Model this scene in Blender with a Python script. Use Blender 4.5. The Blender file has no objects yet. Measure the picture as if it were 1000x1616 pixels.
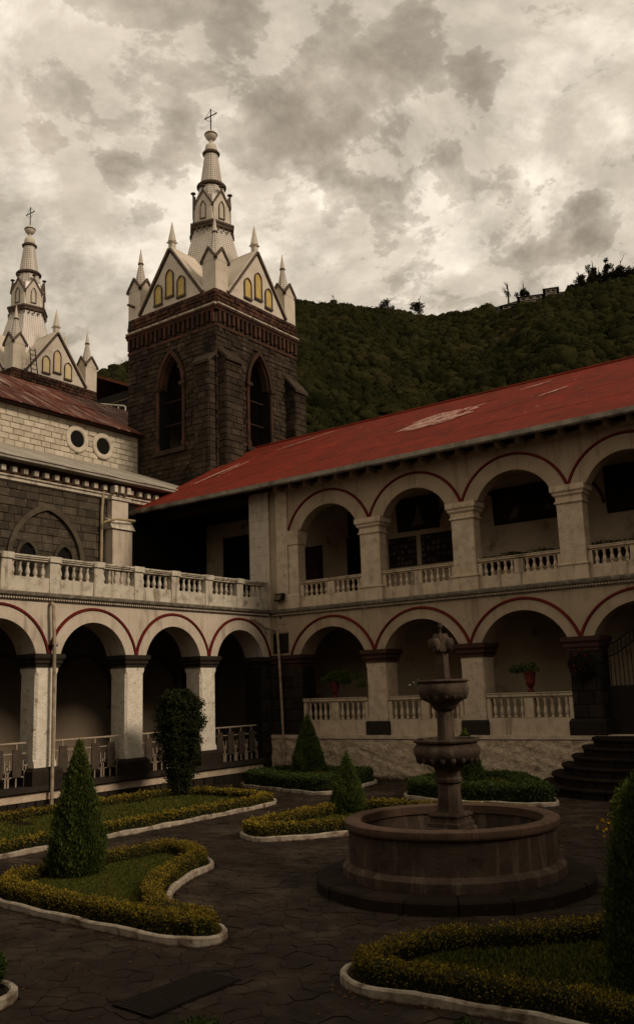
import bpy, bmesh, math, random
import numpy as np
from mathutils import Vector, Matrix
random.seed(7); rng = np.random.default_rng(7)
SC = bpy.context.scene; COL = SC.collection
R = math.radians

# ------------------------------------------------------------------ camera
CAM = Vector((19.3158, -23.2922, 2.62))
cd = bpy.data.cameras.new('camera'); cam = bpy.data.objects.new('camera', cd); COL.objects.link(cam)
cr = Vector((0.80369, 0.594105, -0.033464)); cu = Vector((0.137035, -0.130066, 0.98199)); cf = Vector((-0.579053, 0.793802, 0.185946))
m = Matrix((cr, cu, -cf)).transposed().to_4x4(); m.translation = CAM; cam.matrix_world = m
cd.sensor_fit = 'VERTICAL'; cd.sensor_height = 36.0; cd.sensor_width = 24.0
cd.lens = 36.0 * 1426.68 / 1616; cd.shift_x = -9.65 / 1616; cd.shift_y = 11.89 / 1616
cd.clip_start = 0.1; cd.clip_end = 3000
SC.camera = cam
# ------------------------------------------------------------------ world, sun, exposure
SUN_EL, SUN_AZ = 33.0, 84.0           # azimuth measured from +Y clockwise; the veiled sun stands to the right, a little behind the right wing
w = bpy.data.worlds.new('World'); SC.world = w; w.use_nodes = True
nt = w.node_tree; nt.nodes.clear()
def nd(t, **kw):
    n = nt.nodes.new(t)
    for k, v in kw.items(): setattr(n, k, v)
    return n
out = nd('ShaderNodeOutputWorld'); tc = nd('ShaderNodeTexCoord')
sky = nd('ShaderNodeTexSky'); sky.sky_type = 'NISHITA'; sky.sun_disc = False
sky.sun_elevation = R(SUN_EL); sky.sun_rotation = R(SUN_AZ)
bsky = nd('ShaderNodeBackground'); nt.links.new(sky.outputs[0], bsky.inputs[0]); bsky.inputs[1].default_value = 0.05
sep = nd('ShaderNodeSeparateXYZ'); nt.links.new(tc.outputs['Generated'], sep.inputs[0])
def M(op, a, b=None, c=None):
    n = nd('ShaderNodeMath', operation=op)
    for i, v in enumerate((a, b, c)):
        if v is None: continue
        if isinstance(v, (int, float)): n.inputs[i].default_value = v
        else: nt.links.new(v, n.inputs[i])
    return n.outputs[0]
z = M('ADD', M('ABSOLUTE', sep.outputs[2]), 0.32)
cmb = nd('ShaderNodeCombineXYZ')
nt.links.new(M('DIVIDE', sep.outputs[0], z), cmb.inputs[0]); nt.links.new(M('DIVIDE', sep.outputs[1], z), cmb.inputs[1])
def wnoise(scale, detail, rough, dist, off):
    mp = nd('ShaderNodeMapping'); nt.links.new(cmb.outputs[0], mp.inputs[0]); mp.inputs['Location'].default_value = off
    n = nd('ShaderNodeTexNoise'); nt.links.new(mp.outputs[0], n.inputs[0])
    n.inputs['Scale'].default_value = scale; n.inputs['Detail'].default_value = detail
    n.inputs['Roughness'].default_value = rough; n.inputs['Distortion'].default_value = dist
    return n.outputs[0]
def wramp(src, stops):
    r = nd('ShaderNodeValToRGB'); nt.links.new(src, r.inputs[0]); e = r.color_ramp.elements
    while len(e) < len(stops): e.new(0.5)
    for i, (p_, c_) in enumerate(stops): e[i].position = p_; e[i].color = (*c_, 1)
    return r.outputs[0]
SKYB = 1.12
def vm(op, a, b):
    n = nd('ShaderNodeVectorMath', operation=op)
    for i, v in enumerate((a, b)):
        if isinstance(v, tuple): n.inputs[i].default_value = v
        elif v is not None: nt.links.new(v, n.inputs[i])
    return n
def cnoise(scale, off):
    mp = nd('ShaderNodeMapping'); nt.links.new(cmb.outputs[0], mp.inputs[0]); mp.inputs['Location'].default_value = off
    n = nd('ShaderNodeTexNoise'); nt.links.new(mp.outputs[0], n.inputs[0]); n.inputs['Scale'].default_value = scale
    n.inputs['Detail'].default_value = 6; n.inputs['Roughness'].default_value = .62; return n.outputs[1]
wob = vm('SUBTRACT', cnoise(4.5, (2, 5, 1)), (.5, .5, .5)); wsc = nd('ShaderNodeVectorMath', operation='SCALE'); nt.links.new(wob.outputs[0], wsc.inputs[0]); wsc.inputs['Scale'].default_value = .26
dirn = vm('ADD', tc.outputs['Generated'], wsc.outputs[0])
def blob(c, r0, st):
    d = vm('DISTANCE', dirn.outputs[0], c); n = nd('ShaderNodeMapRange'); n.interpolation_type = 'SMOOTHSTEP'; nt.links.new(d.outputs['Value'], n.inputs[0])
    n.inputs[1].default_value = r0 * .15; n.inputs[2].default_value = r0; n.inputs[3].default_value = st; n.inputs[4].default_value = 0; return n.outputs[0]
# darker cloud banks and the brighter breaks between them, as directions on the sky
DARK = [((-.503, .648, .572), .075, .75), ((-.482, .683, .55), .06, .9), ((-.530, .622, .577), .05, .7), ((-.671, .559, .487), .065, .9), ((-.608, .570, .552), .055, .6), ((-.347, .758, .553), .06, .75), ((-.292, .845, .449), .09, .8),
        ((-.375, .677, .634), .06, .5), ((-.684, .498, .533), .035, .5), ((-.265, .748, .609), .06, .4), ((-.467, .759, .453), .08, .5), ((-.22, .80, .55), .06, .4), ((-.42, .70, .58), .07, .35)]
LITE = [((-.504, .690, .519), .05, .8), ((-.389, .786, .48), .06, .9), ((-.612, .605, .51), .07, .5), ((-.439, .767, .468), .05, .7), ((-.646, .457, .612), .12, .4), ((-.275, .817, .507), .05, .5)]
def total(L_):
    o = None
    for c_, r0, st in L_:
        b_ = blob(c_, r0, st); o = b_ if o is None else M('MAXIMUM', o, b_)
    return o
def wn(scale, detail, rough, dist, off, shift=(0, 0)):
    return wnoise(scale, detail, rough, dist, (off[0] + shift[0], off[1] + shift[1], off[2]))
n1 = wn(3.0, 14, .63, .25, (1.35, 4.2, 0)); n2 = wn(10.0, 12, .66, .3, (4.4, 1.2, 3)); n3 = wn(4.6, 14, .64, .3, (7.7, 2.2, 1))
n1b = wn(3.0, 14, .63, .25, (1.35, 4.2, 0), (.055, .02))
relief = M('SUBTRACT', n1b, n1)                       # sun-side minus shade-side of the same cloud field: billows
dk = M('ADD', M('MULTIPLY', n1, 1.3), M('ADD', M('MULTIPLY', n2, .85), M('MULTIPLY', total(DARK), .36)))
lt = M('ADD', M('MULTIPLY', n3, 1.4), M('ADD', M('MULTIPLY', n2, .6), M('MULTIPLY', total(LITE), .34)))
base = wramp(wn(1.3, 6, .55, .3, (3.1, .7, 0)), [(.3, (.47, .425, .355)), (.5, (.555, .508, .43)), (.7, (.63, .58, .495))])
puff = wramp(M('MULTIPLY', dk, .5), [(.0, (0, 0, 0)), (.572, (0, 0, 0)), (.592, (.5, .5, .5)), (.69, (1, 1, 1))])
hole = wramp(M('MULTIPLY', lt, .5), [(.0, (0, 0, 0)), (.515, (0, 0, 0)), (.62, (1, 1, 1))])
tone = wramp(M('ADD', M('MULTIPLY', n2, .6), M('MULTIPLY', n3, .5)), [(.40, (.20, .170, .132)), (.57, (.315, .275, .222)), (.72, (.45, .405, .335))])
def mix(f_, a, b):
    n = nd('ShaderNodeMix', data_type='RGBA')
    for i, v in ((0, f_), (6, a), (7, b)):
        if isinstance(v, (int, float)): n.inputs[i].default_value = v
        elif isinstance(v, tuple): n.inputs[i].default_value = (*v, 1)
        else: nt.links.new(v, n.inputs[i])
    return n.outputs[2]
c1 = mix(M('MULTIPLY', hole, .75), base, (.84, .79, .69))
c2 = mix(M('MULTIPLY', puff, .9), c1, tone)
rl = M('ADD', 1.0, M('MULTIPLY', relief, 2.2)); hs_ = nd('ShaderNodeVectorMath', operation='SCALE'); nt.links.new(c2, hs_.inputs[0]); nt.links.new(M('MINIMUM', M('MAXIMUM', rl, .8), 1.22), hs_.inputs['Scale'])
tn_ = vm('MULTIPLY', hs_.outputs[0], (1.055, 1.0, .94)); bcl = nd('ShaderNodeBackground'); nt.links.new(tn_.outputs[0], bcl.inputs[0]); bcl.inputs[1].default_value = SKYB
ms = nd('ShaderNodeMixShader'); ms.inputs[0].default_value = 0.97
nt.links.new(bsky.outputs[0], ms.inputs[1]); nt.links.new(bcl.outputs[0], ms.inputs[2]); nt.links.new(ms.outputs[0], out.inputs[0])
sd = bpy.data.lights.new('sun', 'SUN'); so = bpy.data.objects.new('sun', sd); COL.objects.link(so)
sd.energy = 2.2; sd.angle = R(14); sd.color = (1.0, .825, .66)
az, el = R(SUN_AZ), R(SUN_EL)
sdir = Vector((math.sin(az) * math.cos(el), math.cos(az) * math.cos(el), math.sin(el)))
so.rotation_euler = sdir.to_track_quat('Z', 'Y').to_euler()
so.location = (40, 0, 40)
SC.view_settings.view_transform = 'Standard'; SC.view_settings.look = 'None'
SC.view_settings.gamma = 1.0; SC.view_settings.exposure = 0.0; SC.view_settings.use_curve_mapping = False

# ------------------------------------------------------------------ materials
def mat(name, c1, c2, scale=3.0, rough=.85, bump=.3, bscale=25.0, dirt=None, dscale=1.2, dthr=(.5, .7), streak=None,
        island=0.0, detail=6, spec=.08, metal=0.0, speck=None, bdist=.02, tile=None, tip=None, wave=None, low=None, sv=(1, 1, .12), ssc=5.0):
    mt = bpy.data.materials.new(name); mt.use_nodes = True; t = mt.node_tree; N = t.nodes; L = t.links
    b = N['Principled BSDF']; b.inputs['Roughness'].default_value = rough; b.inputs['Metallic'].default_value = metal
    b.inputs['Specular IOR Level'].default_value = spec
    g = N.new('ShaderNodeNewGeometry')
    def ns(sc, dt=detail, sv=(1, 1, 1), off=0.0, rg=.6):
        mp = N.new('ShaderNodeMapping'); L.new(g.outputs['Position'], mp.inputs[0]); mp.inputs['Scale'].default_value = sv
        mp.inputs['Location'].default_value = (off, off * .7, off * 1.3)
        n = N.new('ShaderNodeTexNoise'); n.inputs['Scale'].default_value = sc; n.inputs['Detail'].default_value = dt
        n.inputs['Roughness'].default_value = rg; L.new(mp.outputs[0], n.inputs[0]); return n.outputs[0]
    def mr(src, a, b_, c=0.0, d=1.0):
        n = N.new('ShaderNodeMapRange'); L.new(src, n.inputs[0]); n.inputs[1].default_value = a; n.inputs[2].default_value = b_
        n.inputs[3].default_value = c; n.inputs[4].default_value = d; return n.outputs[0]
    def mx(f_, a, b_, bl='MIX'):
        n = N.new('ShaderNodeMix'); n.data_type = 'RGBA'; n.blend_type = bl
        for i, v in ((0, f_), (6, a), (7, b_)):
            if isinstance(v, (int, float)): n.inputs[i].default_value = v
            elif isinstance(v, tuple): n.inputs[i].default_value = (*v, 1)
            else: L.new(v, n.inputs[i])
        return n.outputs[2]
    def ma(op, a, b_=None):
        n = N.new('ShaderNodeMath'); n.operation = op
        for i, v in enumerate((a, b_)):
            if v is None: continue
            if isinstance(v, (int, float)): n.inputs[i].default_value = v
            else: L.new(v, n.inputs[i])
        return n.outputs[0]
    col = mx(mr(ns(scale), .33, .67), c1, c2)
    if tile:   # (vector scale, mortar colour, row, brick width)
        bt = N.new('ShaderNodeTexBrick'); u = N.new('ShaderNodeUVMap'); L.new(u.outputs[0], bt.inputs[0])
        bt.inputs['Scale'].default_value = 1.0; bt.offset = tile.get('off', .5)
        bt.inputs['Brick Width'].default_value = tile['w']; bt.inputs['Row Height'].default_value = tile['h']
        bt.inputs['Mortar Size'].default_value = tile['m']; bt.inputs['Mortar Smooth'].default_value = .2
        col = mx(bt.outputs['Fac'], col, tile['c'])
    if tip:
        at = N.new('ShaderNodeAttribute'); at.attribute_name = 'tip'
        col = mx(ma('MULTIPLY', at.outputs['Fac'], mr(ns(7.0), .15, .5)), col, tip)
    if island:
        oi = N.new('ShaderNodeObjectInfo')
        rr = ma('FRACT', ma('ADD', oi.outputs['Random'], g.outputs['Random Per Island']))
        col = mx(1.0, col, mx(rr, (1 - island,) * 3, (1 + island * .6,) * 3), 'MULTIPLY')
    if dirt: col = mx(mr(ns(dscale, 10, off=5.3, rg=.65), dthr[0], dthr[1]), col, dirt)
    if streak: col = mx(ma('MULTIPLY', mr(ns(ssc, 8, sv, off=2.1, rg=.65), .53, .68), .85), col, streak)
    if speck: col = mx(mr(ns(speck[1], 4, off=9.0), speck[2], speck[2] + .06), col, speck[0])
    if low:   # grime / bare patches along a height band in world z: (z0, z1, colour)
        s = N.new('ShaderNodeSeparateXYZ'); L.new(g.outputs['Position'], s.inputs[0])
        f0 = mr(s.outputs[2], low[0], low[1], 1.0, 0.0)
        col = mx(mr(ma('ADD', f0, ma('MULTIPLY', ns(6.0, 8), .9)), .8, 1.15), col, low[2])
    L.new(col, b.inputs['Base Color'])
    if bump:
        bp = N.new('ShaderNodeBump'); bp.inputs['Strength'].default_value = bump; bp.inputs['Distance'].default_value = bdist
        h = ns(bscale, 8, off=1.0)
        if wave:
            wv = N.new('ShaderNodeTexWave'); L.new(g.outputs['Position'], wv.inputs[0]); wv.bands_direction = wave[0]
            wv.inputs['Scale'].default_value = wave[1]; wv.inputs['Distortion'].default_value = .3
            h = ma('ADD', ma('MULTIPLY', wv.outputs['Fac'], 1.5), h)
        L.new(h, bp.inputs['Height']); L.new(bp.outputs[0], b.inputs['Normal'])
    return mt
MT = {}
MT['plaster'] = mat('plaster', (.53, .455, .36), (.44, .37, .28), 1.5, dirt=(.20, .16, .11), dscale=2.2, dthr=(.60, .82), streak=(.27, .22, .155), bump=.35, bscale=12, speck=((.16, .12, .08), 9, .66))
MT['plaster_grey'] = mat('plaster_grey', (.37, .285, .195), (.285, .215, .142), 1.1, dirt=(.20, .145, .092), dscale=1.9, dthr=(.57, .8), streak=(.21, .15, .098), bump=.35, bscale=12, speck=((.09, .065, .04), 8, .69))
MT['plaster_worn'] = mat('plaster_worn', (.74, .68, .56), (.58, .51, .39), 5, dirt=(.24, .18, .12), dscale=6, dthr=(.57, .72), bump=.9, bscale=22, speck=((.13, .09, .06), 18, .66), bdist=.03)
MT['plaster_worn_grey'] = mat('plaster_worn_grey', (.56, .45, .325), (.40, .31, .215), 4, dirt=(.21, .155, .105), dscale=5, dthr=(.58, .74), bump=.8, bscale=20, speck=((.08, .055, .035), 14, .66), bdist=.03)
MT['rubble'] = mat('rubble_plaster', (.56, .44, .31), (.38, .29, .195), 5, dirt=(.095, .06, .038), dscale=4, dthr=(.54, .74), bump=1.0, bscale=9, bdist=.08, low=(-.1, .3, (.06, .034, .021)))
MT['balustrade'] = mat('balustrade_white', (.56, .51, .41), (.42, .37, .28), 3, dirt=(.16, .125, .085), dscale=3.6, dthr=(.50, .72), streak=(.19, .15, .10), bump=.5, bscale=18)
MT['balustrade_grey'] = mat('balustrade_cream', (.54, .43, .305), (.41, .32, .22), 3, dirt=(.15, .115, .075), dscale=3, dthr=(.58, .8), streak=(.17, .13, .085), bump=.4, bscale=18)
MT['grime'] = mat('weathered_moulding', (.21, .18, .135), (.10, .085, .06), 6, dirt=(.33, .29, .22), dscale=5, dthr=(.55, .7), bump=.5)
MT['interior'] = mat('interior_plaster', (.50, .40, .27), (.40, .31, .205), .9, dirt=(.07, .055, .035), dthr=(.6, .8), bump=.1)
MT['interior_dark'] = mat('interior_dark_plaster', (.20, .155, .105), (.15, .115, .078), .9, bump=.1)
MT['ceiling'] = mat('pale_bounce_ceiling', (.42, .33, .22), (.34, .26, .17), 1.5, bump=.1)  # pale tone added to bounce light onto the top of the gallery wall
MT['drain'] = mat('drain_iron', (.010, .007, .005), (.014, .009, .006), 4, bump=.3)
MT['wood_dark'] = mat('dark_wood', (.035, .018, .012), (.02, .011, .008), 4, rough=.7)
MT['door'] = mat('door_wood', (.06, .022, .014), (.035, .014, .01), 4, rough=.6)
MT['red_paint'] = mat('red_moulding_paint', (.135, .015, .011), (.085, .012, .009), 4, dirt=(.06, .015, .012), dscale=5, dthr=(.58, .75))
MT['cap_red'] = mat('reddish_capital_stone', (.062, .028, .020), (.038, .021, .015), 4, dirt=(.03, .02, .015), dscale=4)
MT['cap_dark'] = mat('dark_capital_stone', (.034, .027, .020), (.022, .018, .013), 4, dirt=(.06, .07, .05), dscale=6, dthr=(.6, .8))
MT['stone_dark'] = mat('dark_stone', (.028, .021, .015), (.018, .0135, .0095), 5, island=.35, bump=.8, bscale=14, dirt=(.045, .036, .025), dscale=3, dthr=(.6, .8))
MT['mortar_dark'] = mat('dark_mortar', (.014, .011, .008), (.010, .008, .006), 5)
MT['mortar_light'] = mat('pale_mortar', (.20, .165, .11), (.12, .095, .065), 6)
MT['stone_tower'] = mat('tower_stone', (.050, .036, .0235), (.027, .0195, .013), 1.1, island=.38, bump=.9, bscale=12, dirt=(.095, .073, .047), dscale=1.5, dthr=(.56, .74))
MT['brick_red'] = mat('red_brown_stone', (.088, .040, .025), (.05, .026, .017), 2, island=.5, bump=.7, dirt=(.032, .022, .015), dscale=1.6, dthr=(.46, .62))
MT['stone_aisle'] = mat('aisle_stone', (.085, .068, .046), (.048, .038, .026), 3, island=.38, bump=.9, bscale=14, dirt=(.15, .125, .085), dscale=4, dthr=(.6, .75))
MT['stone_white'] = mat('whitewashed_block', (.56, .50, .39), (.42, .365, .27), 3, island=.18, bump=.6, bscale=16, dirt=(.22, .17, .11), dscale=4.5, dthr=(.58, .74))
MT['roof_red'] = mat('red_painted_sheet', (.215, .027, .012), (.140, .020, .010), 1.0, rough=.85, island=.07, bump=.8, bscale=9, dirt=(.075, .020, .012), dscale=2.3, dthr=(.5, .72), speck=((.38, .17, .12), 3.6, .675), wave=('X', 8))
MT['roof_bare'] = mat('bare_scraped_sheet', (.52, .42, .33), (.34, .05, .03), 9, rough=.6, bump=.3, bscale=12)
MT['roof_rust'] = mat('rusty_sheet', (.125, .030, .015), (.06, .022, .013), 2.2, rough=.75, island=.35, streak=(.36, .28, .215), bump=.4, sv=(.16, 1.0, .16), ssc=3.4, dirt=(.05, .02, .013), dscale=2.0, dthr=(.55, .7), wave=('Y', 6))
MT['roof_tile'] = mat('red_roof_tile', (.17, .050, .026), (.10, .034, .02), 2)
MT['roof_grey'] = mat('grey_sheet', (.36, .325, .265), (.23, .20, .155), 1.6, rough=.55, island=.12, dirt=(.10, .075, .05), dscale=2.5, dthr=(.58, .78))
MT['metal_grey'] = mat('grey_gutter_metal', (.30, .265, .21), (.18, .155, .12), 3, rough=.55, metal=.2, dirt=(.05, .035, .025))
MT['cream_tile'] = mat('pale_spire_tile', (.56, .50, .42), (.42, .37, .30), 1.2, rough=.35, bump=.1, spec=.5, tile=dict(w=.125, h=.125, m=.013, c=(.17, .135, .095), off=0))
MT['cream'] = mat('pale_gable_render', (.56, .495, .40), (.45, .39, .305), 1.4, dirt=(.27, .20, .13), dscale=2.2, dthr=(.6, .8), bump=.2)
MT['trim_dark'] = mat('dark_moulding', (.115, .085, .062), (.065, .048, .035), 4)
MT['yellow_glass'] = mat('yellow_window', (.50, .37, .12), (.40, .285, .09), 4, rough=.35, bump=.1)
MT['yellow_pale'] = mat('pale_yellow_window', (.60, .48, .28), (.50, .39, .22), 4, rough=.35, bump=.1)
MT['pipe'] = mat('pipe_paint', (.36, .29, .20), (.22, .165, .11), 5, rough=.6, dirt=(.12, .08, .05), dscale=6)
MT['pipe_yellow'] = mat('ochre_pipe_paint', (.38, .29, .16), (.28, .21, .12), 5, rough=.6)
MT['iron'] = mat('black_iron', (.012, .01, .009), (.02, .014, .011), 5, rough=.5, metal=.4)
MT['rail_metal'] = mat('railing_paint', (.36, .285, .205), (.26, .20, .145), 7, rough=.5)
MT['rail_panel'] = mat('railing_panel_paint', (.075, .057, .040), (.05, .038, .027), 5, rough=.6)
MT['fount'] = mat('fountain_stone', (.078, .054, .038), (.046, .032, .023), 3.5, rough=.85, streak=(.15, .118, .083), dirt=(.024, .016, .011), dscale=2.6, dthr=(.5, .72), bump=.6, bscale=30)
MT['fount_dark'] = mat('fountain_plinth_stone', (.021, .0135, .009), (.013, .009, .0062), 3, rough=.9, dirt=(.034, .025, .017), dscale=5, dthr=(.6, .75), bump=.7, bscale=20, island=.25)
MT['fount_rim'] = mat('fountain_rim_stone', (.100, .061, .040), (.066, .042, .029), 3.5, rough=.85, dirt=(.027, .018, .012), dscale=4, dthr=(.55, .75), bump=.5, bscale=30)
MT['water'] = mat('pool_water', (.012, .011, .008), (.009, .008, .006), 2, rough=.06, bump=.15, bscale=6, spec=.5)
MT['ground'] = mat('dark_mortar_ground', (.021, .0152, .0102), (.014, .010, .0068), 3, rough=.9, bump=.5)
MT['paver'] = mat('paving_stone', (.028, .0198, .0132), (.015, .0107, .0071), 2.0, rough=.75, island=.16, bump=.9, bscale=9, bdist=.03, spec=.06, dirt=(.058, .044, .030), dscale=1.1, dthr=(.50, .72), speck=((.08, .06, .04), 6, .70))  # pale specks put the sheen highlights of the stones into the colour
MT['kerb'] = mat('white_kerb_paint', (.38, .325, .25), (.22, .18, .13), 6, dirt=(.10, .065, .042), dscale=5, dthr=(.50, .66), bump=.5, low=(-.03, .04, (.06, .03, .02)))
MT['soil'] = mat('bed_soil', (.010, .007, .004), (.016, .010, .006), 8, bump=.9)
MT['step'] = mat('step_stone', (.015, .010, .0075), (.010, .007, .005), 4, island=.3, bump=.7, spec=.05, dirt=(.035, .025, .017), dscale=5, dthr=(.6, .8), rough=.7)
MT['leaf_gold'] = mat('golden_hedge_leaf', (.050, .044, .008), (.095, .075, .011), 6, rough=.9, island=.3, bump=0, tip=(.235, .165, .018))
MT['leaf_dark'] = mat('dark_hedge_leaf', (.022, .036, .008), (.036, .052, .011), 6, rough=.7, spec=.1, island=.5, bump=0, tip=(.045, .068, .013))
MT['leaf_cone'] = mat('cypress_leaf', (.028, .046, .010), (.048, .068, .014), 4, rough=.7, spec=.1, island=.5, bump=0, tip=(.100, .120, .020))
MT['leaf_shrub'] = mat('shrub_leaf', (.015, .020, .007), (.026, .031, .010), 5, rough=.9, island=.5, bump=0)
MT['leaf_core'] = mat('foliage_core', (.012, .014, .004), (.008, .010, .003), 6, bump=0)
MT['grass'] = mat('grass_blades', (.050, .062, .010), (.085, .082, .014), 2.5, rough=.7, island=.5, bump=0)
MT['hill'] = mat('hill_undergrowth', (.010, .012, .005), (.016, .016, .006), .05, bump=0)
MT['forest'] = mat('forest_leaf', (.013, .0150, .006), (.034, .031, .011), .09, rough=.95, spec=.0, island=.30, bump=1.0, bscale=3.5, bdist=.5, detail=8, dirt=(.056, .045, .020), dscale=.06, dthr=(.56, .75))
MT['bark'] = mat('bark', (.05, .035, .025), (.03, .022, .016), 8)
MT['terracotta'] = mat('red_clay', (.10, .016, .009), (.07, .013, .008), 6, rough=.6)
MT['petal_white'] = mat('white_petal', (.6, .58, .52), (.5, .48, .42), 6, bump=0)
MT['petal_red'] = mat('red_petal', (.13, .025, .03), (.08, .02, .022), 6, bump=0, island=.4)
MT['petal_yellow'] = mat('yellow_petal', (.45, .26, .02), (.35, .2, .02), 6, bump=0)
MT['leaf_fallen'] = mat('fallen_leaf_brown', (.12, .052, .016), (.06, .027, .009), 6, bump=0, island=.5)
MT['paint_dark'] = mat('dark_oil_paint', (.022, .017, .013), (.040, .029, .021), 3, rough=.8, dirt=(.11, .045, .038), dscale=2.2, dthr=(.60, .74), bump=.1)
MT['paint_dark_b'] = mat('dark_oil_paint_figure', (.020, .016, .013), (.034, .028, .022), 3, rough=.8, bump=.1)
MT['paint_figure'] = mat('pale_figure_paint', (.16, .135, .105), (.07, .056, .043), 9, rough=.6, bump=0)
MT['frame'] = mat('picture_frame_wood', (.025, .015, .01), (.018, .011, .008), 5)
MT['paper'] = mat('pinned_paper', (.10, .085, .065), (.055, .038, .03), 8, island=.75, bump=0)
MT['house_wall'] = mat('house_wall', (.42, .36, .29), (.30, .25, .2), .3, bump=0)
MT['house_dark'] = mat('house_dark', (.02, .016, .013), (.03, .024, .018), .3, bump=0)
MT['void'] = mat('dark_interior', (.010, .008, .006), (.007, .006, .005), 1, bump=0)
MT['lens'] = mat('lamp_glass', (.10, .10, .06), (.07, .07, .045), 8, rough=.2, bump=0)

# ------------------------------------------------------------------ object helpers
def tagit(o, label=None, cat=None, group=None, kind=None):
    if label: o['label'] = label
    if cat: o['category'] = cat
    if group: o['group'] = group
    if kind: o['kind'] = kind
    return o
def empty(name, loc=(0, 0, 0), label=None, cat=None, group=None):
    o = bpy.data.objects.new(name, None); COL.objects.link(o); o.location = loc; o.empty_display_size = .2
    return tagit(o, label, cat, group)
ROOTLOC = {}
def link(name, me, mt=None, parent=None, loc=None, **kw):
    o = bpy.data.objects.new(name, me); COL.objects.link(o)
    if mt and len(me.materials) == 0: me.materials.append(MT[mt] if isinstance(mt, str) else mt)
    if loc is not None: o.location = loc
    if parent is not None:
        o.parent = parent
        T = Matrix.Identity(4); q = parent
        wl = Vector((0, 0, 0))
        while q is not None:
            wl += q.location if q.parent is None else q.matrix_parent_inverse.translation + q.location
            q = q.parent
        o.matrix_parent_inverse = Matrix.Translation(-wl)
    return tagit(o, **kw)
class MB:
    def __init__(s): s.v = []; s.f = []; s.uv = None; s.smooth = False
    def add(s, vs, fs):
        n = len(s.v); s.v += [tuple(p) for p in vs]; s.f += [tuple(i + n for i in f) for f in fs]; return s
    def box(s, a, b, fr=None):
        (x0, y0, z0), (x1, y1, z1) = a, b
        P = [(x0, y0, z0), (x1, y0, z0), (x1, y1, z0), (x0, y1, z0), (x0, y0, z1), (x1, y0, z1), (x1, y1, z1), (x0, y1, z1)]
        if fr: P = [fr(*p) for p in P]
        return s.add(P, [(0, 3, 2, 1), (4, 5, 6, 7), (0, 1, 5, 4), (1, 2, 6, 5), (2, 3, 7, 6), (3, 0, 4, 7)])
    def prism(s, ring0, ring1, cap=True):
        n = len(ring0); fs = [(i, (i + 1) % n, n + (i + 1) % n, n + i) for i in range(n)]
        if cap: fs += [tuple(range(n))[::-1], tuple(range(n, 2 * n))]
        return s.add(list(ring0) + list(ring1), fs)
    def rings(s, rs, cap=True):
        n = len(rs[0]); vs = [p for r_ in rs for p in r_]; fs = []
        for k in range(len(rs) - 1):
            for i in range(n): fs.append((k * n + i, k * n + (i + 1) % n, (k + 1) * n + (i + 1) % n, (k + 1) * n + i))
        if cap: fs += [tuple(range(n))[::-1], tuple(range((len(rs) - 1) * n, len(rs) * n))]
        return s.add(vs, fs)
    def lathe(s, c, prof, seg=16, ph=0.0, cap=True, sx=1, sy=1):
        return s.rings([[(c[0] + r_ * sx * math.cos(ph + 2 * PI * i / seg), c[1] + r_ * sy * math.sin(ph + 2 * PI * i / seg), c[2] + z_) for i in range(seg)] for r_, z_ in prof], cap)
    def tube(s, pts, r_, seg=8):
        pts = [Vector(p) for p in pts]; rs = []
        for i, p in enumerate(pts):
            d = (pts[min(i + 1, len(pts) - 1)] - pts[max(i - 1, 0)]).normalized()
            a = d.cross(Vector((0, 0, 1)));
            if a.length < .2: a = d.cross(Vector((1, 0, 0)))
            a.normalize(); b = d.cross(a); rr = r_[i] if isinstance(r_, (list, tuple)) else r_
            rs.append([tuple(p + a * rr * math.cos(2 * PI * k / seg) + b * rr * math.sin(2 * PI * k / seg)) for k in range(seg)])
        return s.rings(rs)
    def build(s, name, mt, parent=None, smooth=False, recalc=True, loc=None, **kw):
        me = bpy.data.meshes.new(name); me.from_pydata(s.v, [], s.f); 
        if recalc:
            bm = bmesh.new(); bm.from_mesh(me); bmesh.ops.recalc_face_normals(bm, faces=bm.faces[:]); bm.to_mesh(me); bm.free()
        if smooth:
            me.polygons.foreach_set('use_smooth', [True] * len(me.polygons))
            try: me.set_sharp_from_angle(angle=R(40))
            except Exception: pass
        return link(name, me, mt, parent, loc, **kw)
PI = math.pi
def box(name, a, b, mt, parent=None, fr=None, **kw): return MB().box(a, b, fr).build(name, mt, parent, **kw)
# facade frames: u runs along the facade away from the corner, w outwards into the courtyard
FR = lambda u, w_, z_: (u, -w_, z_)
FL = lambda u, w_, z_: (w_, -u, z_)

# blocks: one shared bevelled unit block, placed with scale
_ub = {}
def unit_block(mt, inset=.06):
    k = (mt, inset)
    if k not in _ub:
        me = bpy.data.meshes.new('block'); i = inset
        v = [(-.5, 0, -.5), (.5, 0, -.5), (.5, 0, .5), (-.5, 0, .5), (-.5, .6, -.5), (.5, .6, -.5), (.5, .6, .5), (-.5, .6, .5),
             (-.5 + i, 1, -.5 + i), (.5 - i, 1, -.5 + i), (.5 - i, 1, .5 - i), (-.5 + i, 1, .5 - i)]
        f = [(0, 1, 5, 4), (1, 2, 6, 5), (2, 3, 7, 6), (3, 0, 4, 7), (4, 5, 9, 8), (5, 6, 10, 9), (6, 7, 11, 10), (7, 4, 8, 11), (8, 9, 10, 11)]
        me.from_pydata(v, [], f)
        bm = bmesh.new(); bm.from_mesh(me); bmesh.ops.recalc_face_normals(bm, faces=bm.faces[:]); bm.to_mesh(me); bm.free()
        me.materials.append(MT[mt]); _ub[k] = me
    return _ub[k]
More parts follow.
